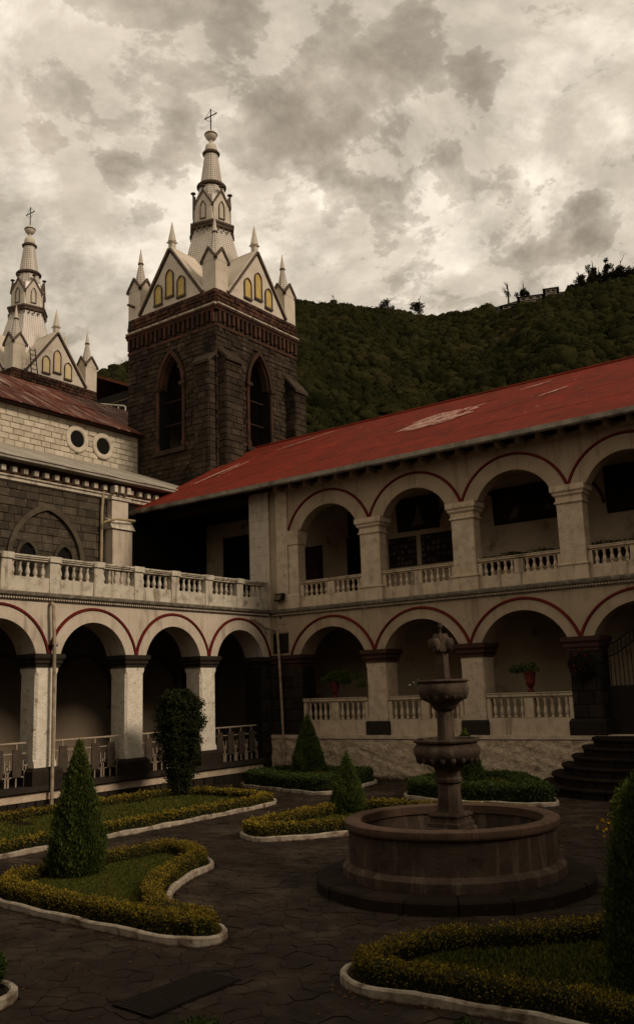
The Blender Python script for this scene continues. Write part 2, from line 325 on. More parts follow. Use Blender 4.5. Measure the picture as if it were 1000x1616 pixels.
def blocks(parent, name, mt, origin, udir, out, cells, depth, limit=300, gap=.012, jit=.3):
    """cells: (u0,u1,z0,z1); origin, udir, out: world frame; the nearest `limit` are parts, the rest one stuff part"""
    o = Vector(origin); ud = Vector(udir); od = Vector(out); me = unit_block(mt)
    def dist(c):
        return ((o + ud * ((c[0] + c[1]) / 2) + Vector((0, 0, (c[2] + c[3]) / 2))) - CAM).length
    cells = sorted(cells, key=dist)
    # rotation taking local (x,y,z) to (x', out, z)
    X = od.cross(Vector((0, 0, 1))); rot = Matrix((X, od, Vector((0, 0, 1)))).transposed()
    wl = Vector((0, 0, 0)); q = parent
    while q is not None:
        wl += q.location if q.parent is None else q.matrix_parent_inverse.translation + q.location
        q = q.parent
    inv = Matrix.Translation(-wl); rest = MB()
    for k, (u0, u1, z0, z1) in enumerate(cells):
        d = depth * (1 + random.uniform(-jit, jit)); su = (u1 - u0) - gap * random.uniform(.7, 1.6); sz = (z1 - z0) - gap * random.uniform(.7, 1.6)
        c = o + ud * ((u0 + u1) / 2) + Vector((0, 0, (z0 + z1) / 2))
        M4 = Matrix.Translation(c) @ rot.to_4x4() @ Matrix.Diagonal((su, d, sz, 1))
        if k < limit:
            b = bpy.data.objects.new(name, me); COL.objects.link(b); b.parent = parent; b.matrix_parent_inverse = inv
            b.matrix_basis = M4
        else:
            rest.add([tuple(M4 @ v.co) for v in me.vertices], [tuple(p.vertices) for p in me.polygons])
    if rest.v: rest.build(name + '_field', mt, parent, recalc=False, kind='stuff')
def courses(u0, u1, z0, z1, bu, bz, reject=None, ju=.25):
    cs = []; n = max(1, round((z1 - z0) / bz)); hz = (z1 - z0) / n
    for k in range(n):
        za, zb = z0 + k * hz, z0 + (k + 1) * hz; u = u0
        first = True
        while u < u1 - 1e-6:
            l = bu * (1 + random.uniform(-ju, ju)) * (.5 if first and k % 2 else 1); first = False
            e = min(u + l, u1)
            if u1 - e < bu * .3: e = u1
            segs = [(u, e)]
            if reject: segs = reject(u, e, za, zb)
            for a, b in segs:
                if b - a > .06: cs.append((a, b, za, zb))
            u = e
    return cs

# foliage -----------------------------------------------------------------
def leafmesh(name, P, D, size, mt, parent=None, aspect=.45, tip=None, rnd=.7, **kw):
    """P (n,3) leaf positions, D (n,3) preferred directions: diamond leaves"""
    n = len(P); P = np.asarray(P, float); D = np.asarray(D, float)
    D = D / (np.linalg.norm(D, axis=1, keepdims=True) + 1e-9)
    r1 = rng.normal(size=(n, 3)); r1 /= np.linalg.norm(r1, axis=1, keepdims=True)
    A = D + r1 * rnd; A /= np.linalg.norm(A, axis=1, keepdims=True)
    r2 = rng.normal(size=(n, 3)); B = np.cross(A, r2); B /= np.linalg.norm(B, axis=1, keepdims=True)
    s = (size * rng.uniform(.6, 1.35, n))[:, None]
    V = np.stack([P - A * s * .5, P + B * s * aspect * .5, P + A * s * .5, P - B * s * aspect * .5], 1).reshape(-1, 3)
    me = bpy.data.meshes.new(name); me.vertices.add(4 * n); me.vertices.foreach_set('co', V.ravel())
    me.loops.add(4 * n); me.loops.foreach_set('vertex_index', np.arange(4 * n)); me.polygons.add(n)
    me.polygons.foreach_set('loop_start', np.arange(0, 4 * n, 4)); 
    me.update(calc_edges=True)
    if tip is not None:
        at = me.attributes.new('tip', 'FLOAT', 'POINT'); at.data.foreach_set('value', np.repeat(np.clip(tip, 0, 1), 4).astype(np.float32))
    return link(name, me, mt, parent, **kw)
def vnoise(P, s, seed=0):
    P = np.asarray(P) * s + seed * 13.7
    return (np.sin(P[:, 0] * 1.7 + 1.3 * np.sin(P[:, 1] * 2.3 + P[:, 2])) + np.sin(P[:, 1] * 1.9 + 1.1 * np.sin(P[:, 2] * 2.7 + P[:, 0] * 1.3)) + np.sin(P[:, 2] * 2.1 + P[:, 0] * .7 + np.sin(P[:, 1] * 3.1))) / 3

# ------------------------------------------------------------------ ground and paving
FC = (12.97, -11.86)
grd = box('ground', (-140, -160, -1.2), (140, 75, -.012), 'ground', kind='structure')
def circ_pts(c, r_, a0, a1, n): return [(c[0] + r_ * math.cos(R(a0 + (a1 - a0) * i / n)), c[1] + r_ * math.sin(R(a0 + (a1 - a0) * i / n))) for i in range(n + 1)]
def chaikin(p, n=2):
    for _ in range(n):
        q = []
        for i in range(len(p)):
            a, b = p[i], p[(i + 1) % len(p)]
            q += [(a[0] * .82 + b[0] * .18, a[1] * .82 + b[1] * .18), (a[0] * .18 + b[0] * .82, a[1] * .18 + b[1] * .82)]
        p = q
    return p
BEDS = {
 'front_left': chaikin([(7.3, -15.75), (11.6, -16.04), (12.28, -15.88), (12.1, -15.3)] + circ_pts(FC, 3.8, 248, 190, 8)[1:] + [(8.85, -12.3), (8.35, -11.95), (7.45, -12.0)]),
 'along_wing': chaikin([(1.35, -16.2), (5.35, -16.2), (5.3, -14), (5.28, -9), (5.15, -6.1), (4.6, -5.45), (1.2, -5.2), (1.3, -11)]),
 'behind_fountain': chaikin([(7.3, -9.9), (7.75, -10.3), (8.35, -10.45), (8.95, -9.7), (9.6, -8.7), (10.6, -7.9), (11.9, -7.4), (12.0, -6.0), (7.4, -6.0)]),
 'corner': chaikin([(1.0, -3.1), (3.4, -3.75), (4.9, -4.15), (5.2, -3.9), (4.75, -1.0), (4.3, -.75), (1.0, -.75)]),
 'below_arcade': chaikin([(7.0, -3.85), (8.8, -4.45), (11.15, -4.25), (11.25, -3.75), (9.7, -1.5), (9.0, -.9), (6.8, -.9)]),
 'front_right': chaikin([(19.5, -16.3), (15.6, -16.2), (14.4, -16.35), (13.95, -16.05), (14.0, -15.5), (14.15, -14.95)] + circ_pts(FC, 3.05, 301, 345, 8) + [(16.6, -12.4), (19.5, -12.5)]),
 'right': chaikin([(13.75, -7.75), (14.5, -8.4), (15.6, -9.1), (16.4, -9.9), (18.5, -10.2), (18.8, -6.0), (14.0, -6.2)]),
 'front_corner': chaikin([(11.98, -18.1), (11.85, -17.86), (11.5, -17.8), (9.0, -17.9), (6.5, -18), (6.5, -23), (12.0, -22.5), (12.0, -20)]),
}
def inside(poly, x, y):
    c = False; n = len(poly); j = n - 1
    for i in range(n):
        (xi, yi), (xj, yj) = poly[i], poly[j]
        if (yi > y) != (yj > y) and x < (xj - xi) * (y - yi) / (yj - yi) + xi: c = not c
        j = i
    return c
def insidev(poly, X, Y):
    c = np.zeros(len(X), bool); n = len(poly); j = n - 1
    for i in range(n):
        (xi, yi), (xj, yj) = poly[i], poly[j]
        if yi != yj: c ^= ((yi > Y) != (yj > Y)) & (X < (xj - xi) * (Y - yi) / (yj - yi) + xi)
        j = i
    return c
SP = .27; prng = random.Random(11)
gx0, gx1, gy0, gy1 = .4, 19.5, -20.5, -.35
NX, NY = int((gx1 - gx0) / SP), int((gy1 - gy0) / (SP * .8))
seeds = {}
for i in range(-1, NX + 1):
    for j in range(-1, NY + 1):
        seeds[(i, j)] = (gx0 + (i + .5 + (.5 if j % 2 else 0) + prng.uniform(-.36, .36)) * SP, gy0 + (j + .5 + prng.uniform(-.36, .36)) * SP * .8)
def vis(x, y):
    d = Vector((x, y, 0)) - CAM; zz = d.dot(cf); return zz > 0 and abs(d.dot(cr) / zz + .007) < .37 and abs(d.dot(cu) / zz + .0083) < .58
def voro(i, j):
    sx, sy = seeds[(i, j)]; P = [(sx - .6, sy - .6), (sx + .6, sy - .6), (sx + .6, sy + .6), (sx - .6, sy + .6)]
    for di in (-2, -1, 0, 1, 2):
        for dj in (-2, -1, 0, 1, 2):
            q = seeds.get((i + di, j + dj))
            if q is None or (di == 0 and dj == 0): continue
            mx, my = (sx + q[0]) / 2, (sy + q[1]) / 2; nx, ny = q[0] - sx, q[1] - sy; l_ = math.hypot(nx, ny); nx /= l_; ny /= l_
            off = mx * nx + my * ny - .0025; N_ = []
            for k in range(len(P)):
                a_, b_ = P[k - 1], P[k]; da, db = a_[0] * nx + a_[1] * ny - off, b_[0] * nx + b_[1] * ny - off
                if da <= 0: N_.append(a_)
                if (da < 0) != (db < 0): t_ = da / (da - db); N_.append((a_[0] + (b_[0] - a_[0]) * t_, a_[1] + (b_[1] - a_[1]) * t_))
            P = N_
            if len(P) < 3: return None
    return P
cells = []
for i in range(NX):
    for j in range(NY):
        x, y = seeds[(i, j)]
        if math.hypot(x - FC[0], y - FC[1]) < 1.80 or math.hypot(x - 12.19, y) < 2.6: continue
        if any(inside(p, x, y) for p in BEDS.values()): continue
        if not vis(x, y) and prng.random() < .0: continue
        cells.append((x, y, i, j))
cells.sort(key=lambda c: (not vis(c[0], c[1]), (c[0] - CAM.x) ** 2 + (c[1] - CAM.y) ** 2))
rest = MB(); nst = 0
for (x, y, i, j) in cells:
    P = voro(i, j)
    if not P: continue
    top = prng.uniform(-.006, .004); cx_ = sum(p[0] for p in P) / len(P); cy_ = sum(p[1] for p in P) / len(P)
    tx_, ty_ = prng.uniform(-.03, .03), prng.uniform(-.03, .03)
    def rg(k_, z_): return [(cx_ + (p[0] - cx_) * k_, cy_ + (p[1] - cy_) * k_, z_ + tx_ * (p[0] - cx_) + ty_ * (p[1] - cy_)) for p in P]
    mb = MB() if nst < 300 else rest
    mb.rings([rg(1, -.03), rg(.99, top - .004), rg(.86, top)])
    if nst < 300: mb.build('paving_stone', 'paver', grd, recalc=False)
    nst += 1
rest.build('paving_stone_field', 'paver', grd, recalc=False, kind='stuff')

# ------------------------------------------------------------------ hill
def ridge_el(azd):
    pts = [(-180, 9), (-90, 16), (-60, 19), (-30, 22.2), (0, 23.3), (14, 22.9), (18, 22.8), (20, 22.9), (22.5, 22.75), (25, 22.35), (28.4, 22.0), (30, 22.4), (33.5, 23.0), (37.3, 23.4), (42, 22), (48.7, 19.6), (52, 18.3), (60, 16), (80, 13), (100, 11), (180, 9)]
    return np.interp(azd, [p[0] for p in pts], [p[1] + 1.15 for p in pts])
OX, OY = 19.3, -23.3
def hill_h(x, y):
    dx, dy = x - OX, y - OY; D = np.hypot(dx, dy); a = np.degrees(np.arctan2(-dx, dy))
    Dr = 265 + 14 * np.sin(a * .09) ; H = Dr * np.tan(np.radians(ridge_el(a)))
    t = np.clip((D - 75) / (Dr - 75), 0, None)
    h = np.where(t < 1, H * (t ** .9), H * (1 - (t - 1) * .5))
    fold = 5.0 * np.sin(a * .35 + t * 2.0) * t * np.clip(1 - t, 0, 1) * 2 + 2.4 * np.sin(a * 1.1 - t * 5) * t * np.clip(1 - t, 0, 1) * 2
    return np.maximum(h + fold, -1.0)
na, nr = 200, 50
A = np.radians(np.linspace(-75, 105, na)); Dd = np.linspace(75, 520, nr)
AA, DD = np.meshgrid(A, Dd, indexing='ij'); HX = OX - DD * np.sin(AA); HY = OY + DD * np.cos(AA); HZ = hill_h(HX, HY)
mb = MB(); mb.v = [tuple(p) for p in np.stack([HX, HY, HZ], -1).reshape(-1, 3)]
mb.f = [(i * nr + j, (i + 1) * nr + j, (i + 1) * nr + j + 1, i * nr + j + 1) for i in range(na - 1) for j in range(nr - 1)]
mb.build('hill', 'hill', recalc=False, smooth=True, kind='structure')
# forest covering the hillside: crowns made of leaf clumps
nT = 12500
a = np.radians(rng.uniform(-2, 58, nT)); t = rng.uniform(.15, 1.04, nT) ** .8; D = 75 + t * 195
clr = ~((np.degrees(a) > 19.3) & (np.degrees(a) < 24.4) & (t > .90)); a, t, D = a[clr], t[clr], D[clr]; nT = len(a)
tx = OX - D * np.sin(a); ty = OY + D * np.cos(a); tz = hill_h(tx, ty)
rad = rng.uniform(.7, 1.75, nT) * (1 + .25 * (rng.random(nT) < .06)); hgt = rad * rng.uniform(.8, 1.5, nT)
K = 23
# rounded crowns
ico = bmesh.new(); bmesh.ops.create_icosphere(ico, subdivisions=2, radius=1.0); IV = np.array([v.co[:] for v in ico.verts]); IF = np.array([[v.index for v in f.verts] for f in ico.faces]); ico.free()
rot = rng.uniform(0, 2 * PI, nT); ca, sa = np.cos(rot)[:, None], np.sin(rot)[:, None]
dis = 1 + .30 * rng.normal(size=(nT, len(IV))).clip(-1.3, 1.3) * .7
VX = IV[None, :, 0] * ca - IV[None, :, 1] * sa; VY = IV[None, :, 0] * sa + IV[None, :, 1] * ca
V = np.stack([VX * dis * rad[:, None] + tx[:, None], VY * dis * rad[:, None] + ty[:, None], IV[None, :, 2] * dis * hgt[:, None] * .8 + (tz + hgt * .15)[:, None]], 2).reshape(-1, 3)
Ff = (IF[None] + (np.arange(nT) * len(IV))[:, None, None])
keepf = (IV[IF].mean(1)[:, 2] > -.35); Ff = Ff[:, keepf].reshape(-1, 3); nf_ = len(Ff)
me = bpy.data.meshes.new('hill_forest'); me.vertices.add(len(V)); me.vertices.foreach_set('co', V.ravel()); me.loops.add(nf_ * 3); me.loops.foreach_set('vertex_index', Ff.ravel().astype(np.int32))
me.polygons.add(nf_); me.polygons.foreach_set('loop_start', np.arange(0, nf_ * 3, 3)); me.polygons.foreach_set('use_smooth', np.ones(nf_, bool)); me.update(calc_edges=True)
link('hill_forest', me, 'forest', label='dense dark green forest covering the whole hillside behind the buildings', cat='forest', kind='stuff')
u = rng.normal(size=(nT, K, 3)); u /= np.linalg.norm(u, axis=2, keepdims=True); u[..., 2] = np.abs(u[..., 2]) * 1.0 - .1
rr = rng.uniform(.9, 1.4, (nT, K, 1))
P = np.stack([tx, ty, tz + hgt * .15], -1)[:, None, :] + u * rr * np.stack([rad, rad, hgt * .85], -1)[:, None, :]
leafmesh('hill_forest_twigs', P.reshape(-1, 3), u.reshape(-1, 3), .46, 'forest', aspect=.6, rnd=1.0, label='loose outer twigs and leaves of the hillside forest', cat='forest', kind='stuff')
def sky_tree(azd, Dt, h, r_, label, grp='trees standing out on the hill skyline', bare=False, n=420, cone=False):
    x = OX - Dt * math.sin(R(azd)); y = OY + Dt * math.cos(R(azd)); z0 = float(hill_h(np.array([x]), np.array([y]))[0])
    e = empty('ridge_tree', (x, y, z0), label, 'tree', grp)
    mb = MB(); mb.tube([(x, y, z0 - 1), (x + .2, y, z0 + h * .5), (x, y, z0 + h * .92)], [.32, .22, .06], 6)
    for i in range(12 if bare else 2):
        aa = random.uniform(0, 6.28); zz = z0 + h * random.uniform(.35, .85); l = r_ * random.uniform(.3, .6)
        mb.tube([(x, y, zz), (x + math.cos(aa) * l * .6, y + math.sin(aa) * l * .6, zz + l * .5), (x + math.cos(aa) * l, y + math.sin(aa) * l, zz + l * 1.1)], [.13, .08, .03], 5)
    mb.build('trunk', 'bark', e)
    h *= .72; r_ *= .75
    n = 260 if bare else 900
    u = rng.normal(size=(n, 3)); u /= np.linalg.norm(u, axis=1, keepdims=True)
    cl = rng.normal(size=(9, 3)) * np.array([r_ * .45, r_ * .45, h * .16]) + np.array([x, y, z0 + h * .68])
    P = cl[rng.integers(0, 9, n)] + u * rng.uniform(.3, 1, (n, 1)) * r_ * .5
    leafmesh('crown', P, u, .34 if bare else .5, 'forest', e, aspect=.6, rnd=1)

for k in range(11):
    sky_tree(14.6 + k * .42 + random.uniform(-.12, .12), 266, random.uniform(4.5, 7.5), random.uniform(1.8, 3.0), 'small tree in the dark fringe of trees along the right end of the ridge', grp='fringe of trees on the right ridge', n=500)
# ------------------------------------------------------------------ generic arcade pieces
def arcs(uc, r_, zc, zs, n=28):
    a = math.asin(max(-1, min(1, (zs - zc) / r_)))
    return [(uc + r_ * math.cos(PI - a - (PI - 2 * a) * i / n), zc + r_ * math.sin(PI - a - (PI - 2 * a) * i / n)) for i in range(n + 1)]
def arcade_wall(parent, fr, spr, first, pitch, nb, zs, ztop, crown, ring, thick, mt, u_end0, u_end1, mt_band, name='arch_wall'):
    """wall above the springing line with round openings; first = u of the first pier axis"""
    hb = pitch / 2; ro = (hb * hb + (ring - zs) ** 2) / (2 * (ring - zs)); zc = ring - ro; ri = crown - zc
    mb = MB()
    if u_end0 < first: mb.box((u_end0, -thick, zs), (first, 0, ztop), fr)
    for k in range(nb):
        uc = first + pitch * (k + .5); A_ = arcs(uc, ri, zc, zs)
        pl = [(uc - hb, zs)] + A_ + [(uc + hb, zs)]
        for i in range(len(pl) - 1):
            (ua, za), (ub, zb) = pl[i], pl[i + 1]
            if abs(ub - ua) < 1e-6: continue
            mb.add([fr(ua, 0, za), fr(ub, 0, zb), fr(ub, 0, ztop), fr(ua, 0, ztop)], [(0, 1, 2, 3)])
            mb.add([fr(ua, -thick, za), fr(ub, -thick, zb), fr(ub, -thick, ztop), fr(ua, -thick, ztop)], [(3, 2, 1, 0)])
            mb.add([fr(ua, 0, za), fr(ub, 0, zb), fr(ub, -thick, zb), fr(ua, -thick, za)], [(0, 1, 2, 3)])
        # slightly proud archivolt band and the red outer moulding
        Bo = arcs(uc, ro - .06, zc, zs); Bi = arcs(uc, ri + .004, zc, zs); bd = MB(); n = len(Bo)
        rs = [[fr(Bi[i][0], -.02, Bi[i][1]), fr(Bo[i][0], -.02, Bo[i][1]), fr(Bo[i][0], .03, Bo[i][1]), fr(Bi[i][0], .03, Bi[i][1])] for i in range(n)]
        bd.rings(rs); bd.build('archivolt', mt_band, parent)
        Ro = arcs(uc, ro + .032, zc, zs + .004); Ri = arcs(uc, ro - .058, zc, zs + .004); bd = MB()
        rs = [[fr(Ri[i][0], -.02, Ri[i][1]), fr(Ro[i][0], -.02, Ro[i][1]), fr(Ro[i][0] * .5 + Ri[i][0] * .5 + (Ro[i][0] - Ri[i][0]) * .3, .065, Ro[i][1] * .8 + Ri[i][1] * .2), fr(Ri[i][0] * .8 + Ro[i][0] * .2, .065, Ri[i][1] * .8 + Ro[i][1] * .2)] for i in range(n)]
        bd.rings(rs); bd.build('red_moulding', 'red_paint', parent, smooth=True)
    last = first + pitch * nb
    if u_end1 > last: mb.box((last, -thick, zs), (u_end1, 0, ztop), fr)
    mb.build(name, mt, parent, recalc=False)
def pier(parent, fr, u, z0, z1, wid, dep, mt, wproud=0.0, cham=.06, stop=.14):
    """chamfered square shaft"""
    h = wid / 2; a, b = -dep, wproud
    def sq(c, z_): return [fr(u - h, a + c, z_), fr(u - h, b - c, z_), fr(u - h + c, b, z_), fr(u + h - c, b, z_), fr(u + h, b - c, z_), fr(u + h, a + c, z_), fr(u + h - c, a, z_), fr(u - h + c, a, z_)]
    MB().rings([sq(.006, z0), sq(.006, z0 + stop * .7), sq(cham, z0 + stop * 1.4), sq(cham, z1 - stop * 1.4), sq(.006, z1 - stop * .7), sq(.006, z1)]).build('pier_shaft', mt, parent, smooth=False)
def capital(parent, fr, u, prof, wid, dep, mt, wproud=0.0, name='capital'):
    """prof: list of (overhang, z)"""
    h = wid / 2
    rs = [[fr(u - h - o, -dep - o, z_), fr(u + h + o, -dep - o, z_), fr(u + h + o, wproud + o, z_), fr(u - h - o, wproud + o, z_)] for o, z_ in prof]
    MB().rings(rs).build(name, mt, parent)
_bal = {}
def baluster(parent, fr, u, w_, z0, h, mt, seg=8, sc=1.0):
    k = (round(h, 3), mt)
    if k not in _bal:
        pr_ = [(.052, 0), (.052, .09), (.03, .12), (.042, .17), (.062, .30), (.058, .42), (.036, .60), (.028, .70), (.045, .74), (.03, .78), (.05, .86), (.052, 1)]
        mb = MB(); mb.lathe((0, 0, 0), [(a_, b_ * h) for a_, b_ in pr_], seg)
        me = bpy.data.meshes.new('baluster'); me.from_pydata(mb.v, [], mb.f)
        bm = bmesh.new(); bm.from_mesh(me); bmesh.ops.recalc_face_normals(bm, faces=bm.faces[:]); bm.to_mesh(me); bm.free()
        me.polygons.foreach_set('use_smooth', [True] * len(me.polygons)); me.materials.append(MT[mt]); _bal[k] = me
    return link('baluster', _bal[k], None, parent, fr(u, w_, z0))
def moulding(parent, fr, u0, u1, prof, mt, name, back=0.0, **kw):
    """prof: (w, z) outline from bottom to top, extruded along u"""
    n = len(prof); pts = [(back, prof[0][1])] + list(prof) + [(back, prof[-1][1])]
    return MB().prism([fr(u0, w_, z_) for w_, z_ in pts], [fr(u1, w_, z_) for w_, z_ in pts]).build(name, mt, parent, **kw)
def dentils(parent, fr, u0, u1, step, wid, w0, w1, z0, z1, mt, name, parts=True):
    if parts:
        me = None
        n = int((u1 - u0) / step)
        for i in range(n):
            u = u0 + (i + .5) * step
            if me is None:
                o = MB().box((-wid / 2, w0, z0), (wid / 2, w1, z1), lambda a_, b_, c_: tuple(Vector(fr(a_, b_, c_)) - Vector(fr(0, 0, 0)))).build(name, mt, None); me = o.data; bpy.data.objects.remove(o)
            link(name, me, None, parent, tuple(Vector(fr(u, 0, 0))))
    else:
        mb = MB(); n = int((u1 - u0) / step)
        for i in range(n):
            u = u0 + (i + .5) * step; mb.box((u - wid / 2, w0, z0), (u + wid / 2, w1, z1), fr)
        mb.build(name, mt, parent, kind='stuff')

# ------------------------------------------------------------------ LEFT WING
LW = empty('cloister_wing', (0, -7, 0), 'white single storey left cloister arcade with terrace balustrade on top and metal railings', 'building')
LP, L0, LN = 2.92, .055, 9
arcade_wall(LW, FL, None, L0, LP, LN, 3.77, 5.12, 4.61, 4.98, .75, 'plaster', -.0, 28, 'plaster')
zL = .57
for k in range(0, LN + 1):
    u = L0 + LP * k
    if k == 0: continue
    pier(LW, FL, u, zL + .42, 3.44, .66, .66, 'plaster_worn', 0.0)
    capital(LW, FL, u, [(.03, 3.44), (.03, 3.5), (.07, 3.54), (.07, 3.6), (.12, 3.66), (.12, 3.768)], .68, .68, 'cap_dark')
    capital(LW, FL, u, [(.11, zL), (.11, zL + .34), (.04, zL + .42)], .68, .68, 'stone_dark', name='pier_base')
# dark stone corner pier
box('corner_pier', (.001, -.7, -.3), (.5, -.012, 3.44), 'mortar_dark', LW, FL)
capital(LW, FL, .22, [(.0, 3.44), (.0, 3.5), (.05, 3.56), (.10, 3.64), (.10, 3.768)], .5, .66, 'cap_dark')
blocks(LW, 'stone', 'stone_dark', (-.012, 0, 0), (0, -1, 0), (1, 0, 0), courses(.0, .5, -.0, 3.42, .42, .34), .03)
# floor, plinth and ledge
box('floor', (-.2, -6.0, -.3), (28, -.06, zL - .002), 'stone_dark', LW, FL)
moulding(LW, FL, .5, 28, [(.05, zL - .16), (.12, zL - .13), (.12, zL)], 'cap_dark', 'ledge', back=-.06)
box('plinth_band', (.5, -.06, .22), (28, .02, zL - .16), 'plaster_worn_grey', LW, FL)
box('plinth_wall', (.5, -.06, -.3), (28, -.01, .218), 'mortar_dark', LW, FL)
blocks(LW, 'plinth_stone', 'stone_dark', (-.01, 0, 0), (0, -1, 0), (1, 0, 0), courses(.5, 28, -.05, .215, .34, .26, ju=.4), .045, gap=.03)
# interior of the arcade
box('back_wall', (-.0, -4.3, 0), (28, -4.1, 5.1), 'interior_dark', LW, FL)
for k in range(LN):
    uc = L0 + LP * (k + .5); Ro = arcs(uc, 1.25, 2.75, 2.3); Ri = arcs(uc, 1.15, 2.75, 2.3)
    MB().rings([[FL(Ri[i][0], -4.1, Ri[i][1]), FL(Ro[i][0], -4.1, Ro[i][1]), FL(Ro[i][0], -4.02, Ro[i][1]), FL(Ri[i][0], -4.02, Ri[i][1])] for i in range(len(Ro))]).build('blind_arch', 'trim_dark', LW)
box('end_wall', (28, -6, 0), (28.3, 0, 5.1), 'plaster', LW, FL)
box('terrace_slab', (-.0, -6.0, 5.12), (28, -.0, 5.3), 'cap_dark', LW, FL)
moulding(LW, FL, .12, 28, [(.02, 5.08), (.05, 5.12), (.05, 5.16), (.12, 5.21), (.14, 5.27), (.14, 5.30)], 'grime', 'string_course', back=-.0)
dentils(LW, FL, .12, 28, .075, .04, .05, .09, 5.122, 5.158, 'plaster', 'string_course_teeth', parts=False)
# terrace balustrade
box('parapet_base', (.15, -.22, 5.3), (28, .04, 5.68), 'balustrade', LW, FL)
moulding(LW, FL, .15, 28, [(.02, 6.10), (.02, 6.13), (.06, 6.15), (.06, 6.17), (.09, 6.19), (.09, 6.23)], 'balustrade', 'handrail', back=-.26)
for k in range(0, 20):
    u = .12 + 1.43 * k
    if k: box('parapet_post', (u - .15, -.27, 5.3), (u + .15, .07, 6.102), 'balustrade', LW, FL)
    if k: box('post_cap', (u - .18, -.30, 6.10), (u + .18, .115, 6.25), 'balustrade', LW, FL)
    for i in range(5):
        ub = u + .15 + (1.13 / 5) * (i + .5)
        if ub < 28: baluster(LW, FL, ub, -.09, 5.68, .43, 'balustrade')
# railings: one part per bay with its own rails, plates and scroll bars
for k in range(LN):
    u0, u1 = L0 + LP * k + (.42 if k else .5), L0 + LP * (k + 1) - .42; wd = -.22
    rl = MB().tube([FL(u0, wd, 1.60), FL(u1, wd, 1.60)], .026).build('railing', 'rail_metal', LW, smooth=True)
    for zz in (1.36, .80): MB().box((u0, wd - .012, zz - .012), (u1, wd + .012, zz + .012), FL).build('rail', 'rail_metal', rl)
    npl = 4; st = (u1 - u0) / npl
    for i in range(npl):
        uc = u0 + st * (i + .5)
        MB().box((uc - .125, wd + .015, .80), (uc + .125, wd + .045, 1.46), FL).build('plate', 'rail_panel', rl)
        MB().box((uc - .015, wd - .015, zL), (uc + .015, wd + .012, 1.6), FL).build('post', 'rail_metal', rl)
        mb = MB()
        for sg in (-1, 1):
            for uu in (.23, .31): mb.box((uc + sg * uu - .012, wd - .012, zL), (uc + sg * uu + .012, wd + .012, .95 if uu == .23 else .8), FL)
            uu = uc + sg * .19; mb.box((uu - .012, wd - .012, .95), (uu + .012, wd + .012, 1.2), FL)
            uu = uc + sg * .27; mb.box((uu - .012, wd - .012, .95), (uu + .012, wd + .012, 1.06), FL)
            mb.box((uu - .05, wd - .006, 1.06), (uu + .05, wd + .012, 1.085), FL); mb.box((uu - .08, wd - .006, .945), (uu + .02, wd + .012, .97), FL)
        mb.build('scroll_bars', 'rail_metal', rl, kind='stuff')
# downpipes
MB().tube([FL(8.80, -.1, 5.02), FL(8.80, .12, 5.04), FL(8.80, .17, 4.95), FL(8.74, .17, 3.9), FL(8.73, .17, 2.0), FL(8.73, .17, .1)], .045).build('downpipe', 'pipe', LW, smooth=True)
box('pipe_bracket', (8.66, 0, 3.95), (8.84, .2, 3.99), 'iron', LW, FL)
MB().tube([FL(.98, .04, 4.98), FL(.96, .12, 4.97), FL(.5, .17, 4.72), FL(.05, .3, 4.62)], .05).build('downpipe', 'pipe', LW, smooth=True)

# ------------------------------------------------------------------ RIGHT WING
RW = empty('cloister_wing', (8, 3, 0), 'cream two storey right cloister wing with red moulded arches under a long red metal roof', 'building')
RP, R0, RN = 3.228, .885, 8; zF = 1.27; XE = 26.7
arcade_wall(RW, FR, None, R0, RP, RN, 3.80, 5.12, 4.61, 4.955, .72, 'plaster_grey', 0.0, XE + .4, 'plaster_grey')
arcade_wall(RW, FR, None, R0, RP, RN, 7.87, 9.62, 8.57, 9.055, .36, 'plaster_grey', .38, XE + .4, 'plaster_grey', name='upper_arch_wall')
box('wall_strip', (.05, -.36, 5.3), (.38, -.05, 9.6), 'plaster_grey', RW, FR)
for k in range(1, RN + 1):
    u = R0 + RP * k
    if k == 3:
        box('gate_pier', (u - .37, -.7, zF), (u + .42, -.02, 3.42), 'mortar_dark', RW, FR)
        blocks(RW, 'stone', 'stone_dark', (0, .02, 0), (1, 0, 0), (0, -1, 0), courses(u - .37, u + .42, zF + .42, 3.42, .40, .36), .035)
        blocks(RW, 'stone', 'stone_dark', (u + .42, 0, 0), (0, 1, 0), (1, 0, 0), courses(.02, .7, zF + .42, 3.42, .40, .36), .03)
        capital(RW, FR, u + .02, [(.08, zF), (.08, zF + .34), (.03, zF + .42)], .82, .7, 'stone_dark', .03, name='pier_base')
    else:
        pier(RW, FR, u, zF + .40, 3.42, .70, .68, 'plaster_worn_grey', 0.0, cham=.04)
        capital(RW, FR, u, [(.055, zF), (.055, zF + .37), (.03, zF + .405)], .70, .68, 'cap_dark' if k != 3 else 'stone_dark', .02, name='pier_base')
    capital(RW, FR, u, [(.03, 3.42), (.03, 3.49), (.07, 3.53), (.07, 3.62), (.12, 3.68), (.12, 3.798)], .72 if k != 3 else .82, .68, 'cap_red', .01)
    pier(RW, FR, u, 5.72, 7.4, .72, .36, 'plaster_worn_grey', .05, cham=.012)
    capital(RW, FR, u, [(.0, 7.36), (.045, 7.39), (.045, 7.43), (.01, 7.45), (.01, 7.56), (.07, 7.62), (.07, 7.66), (.12, 7.72), (.12, 7.868)], .72, .36, 'balustrade_grey', .05)
    capital(RW, FR, u, [(.03, 5.3), (.03, 5.68), (.06, 5.70), (.06, 5.74), (.01, 5.76)], .74, .36, 'balustrade_grey', .06, name='pier_base')
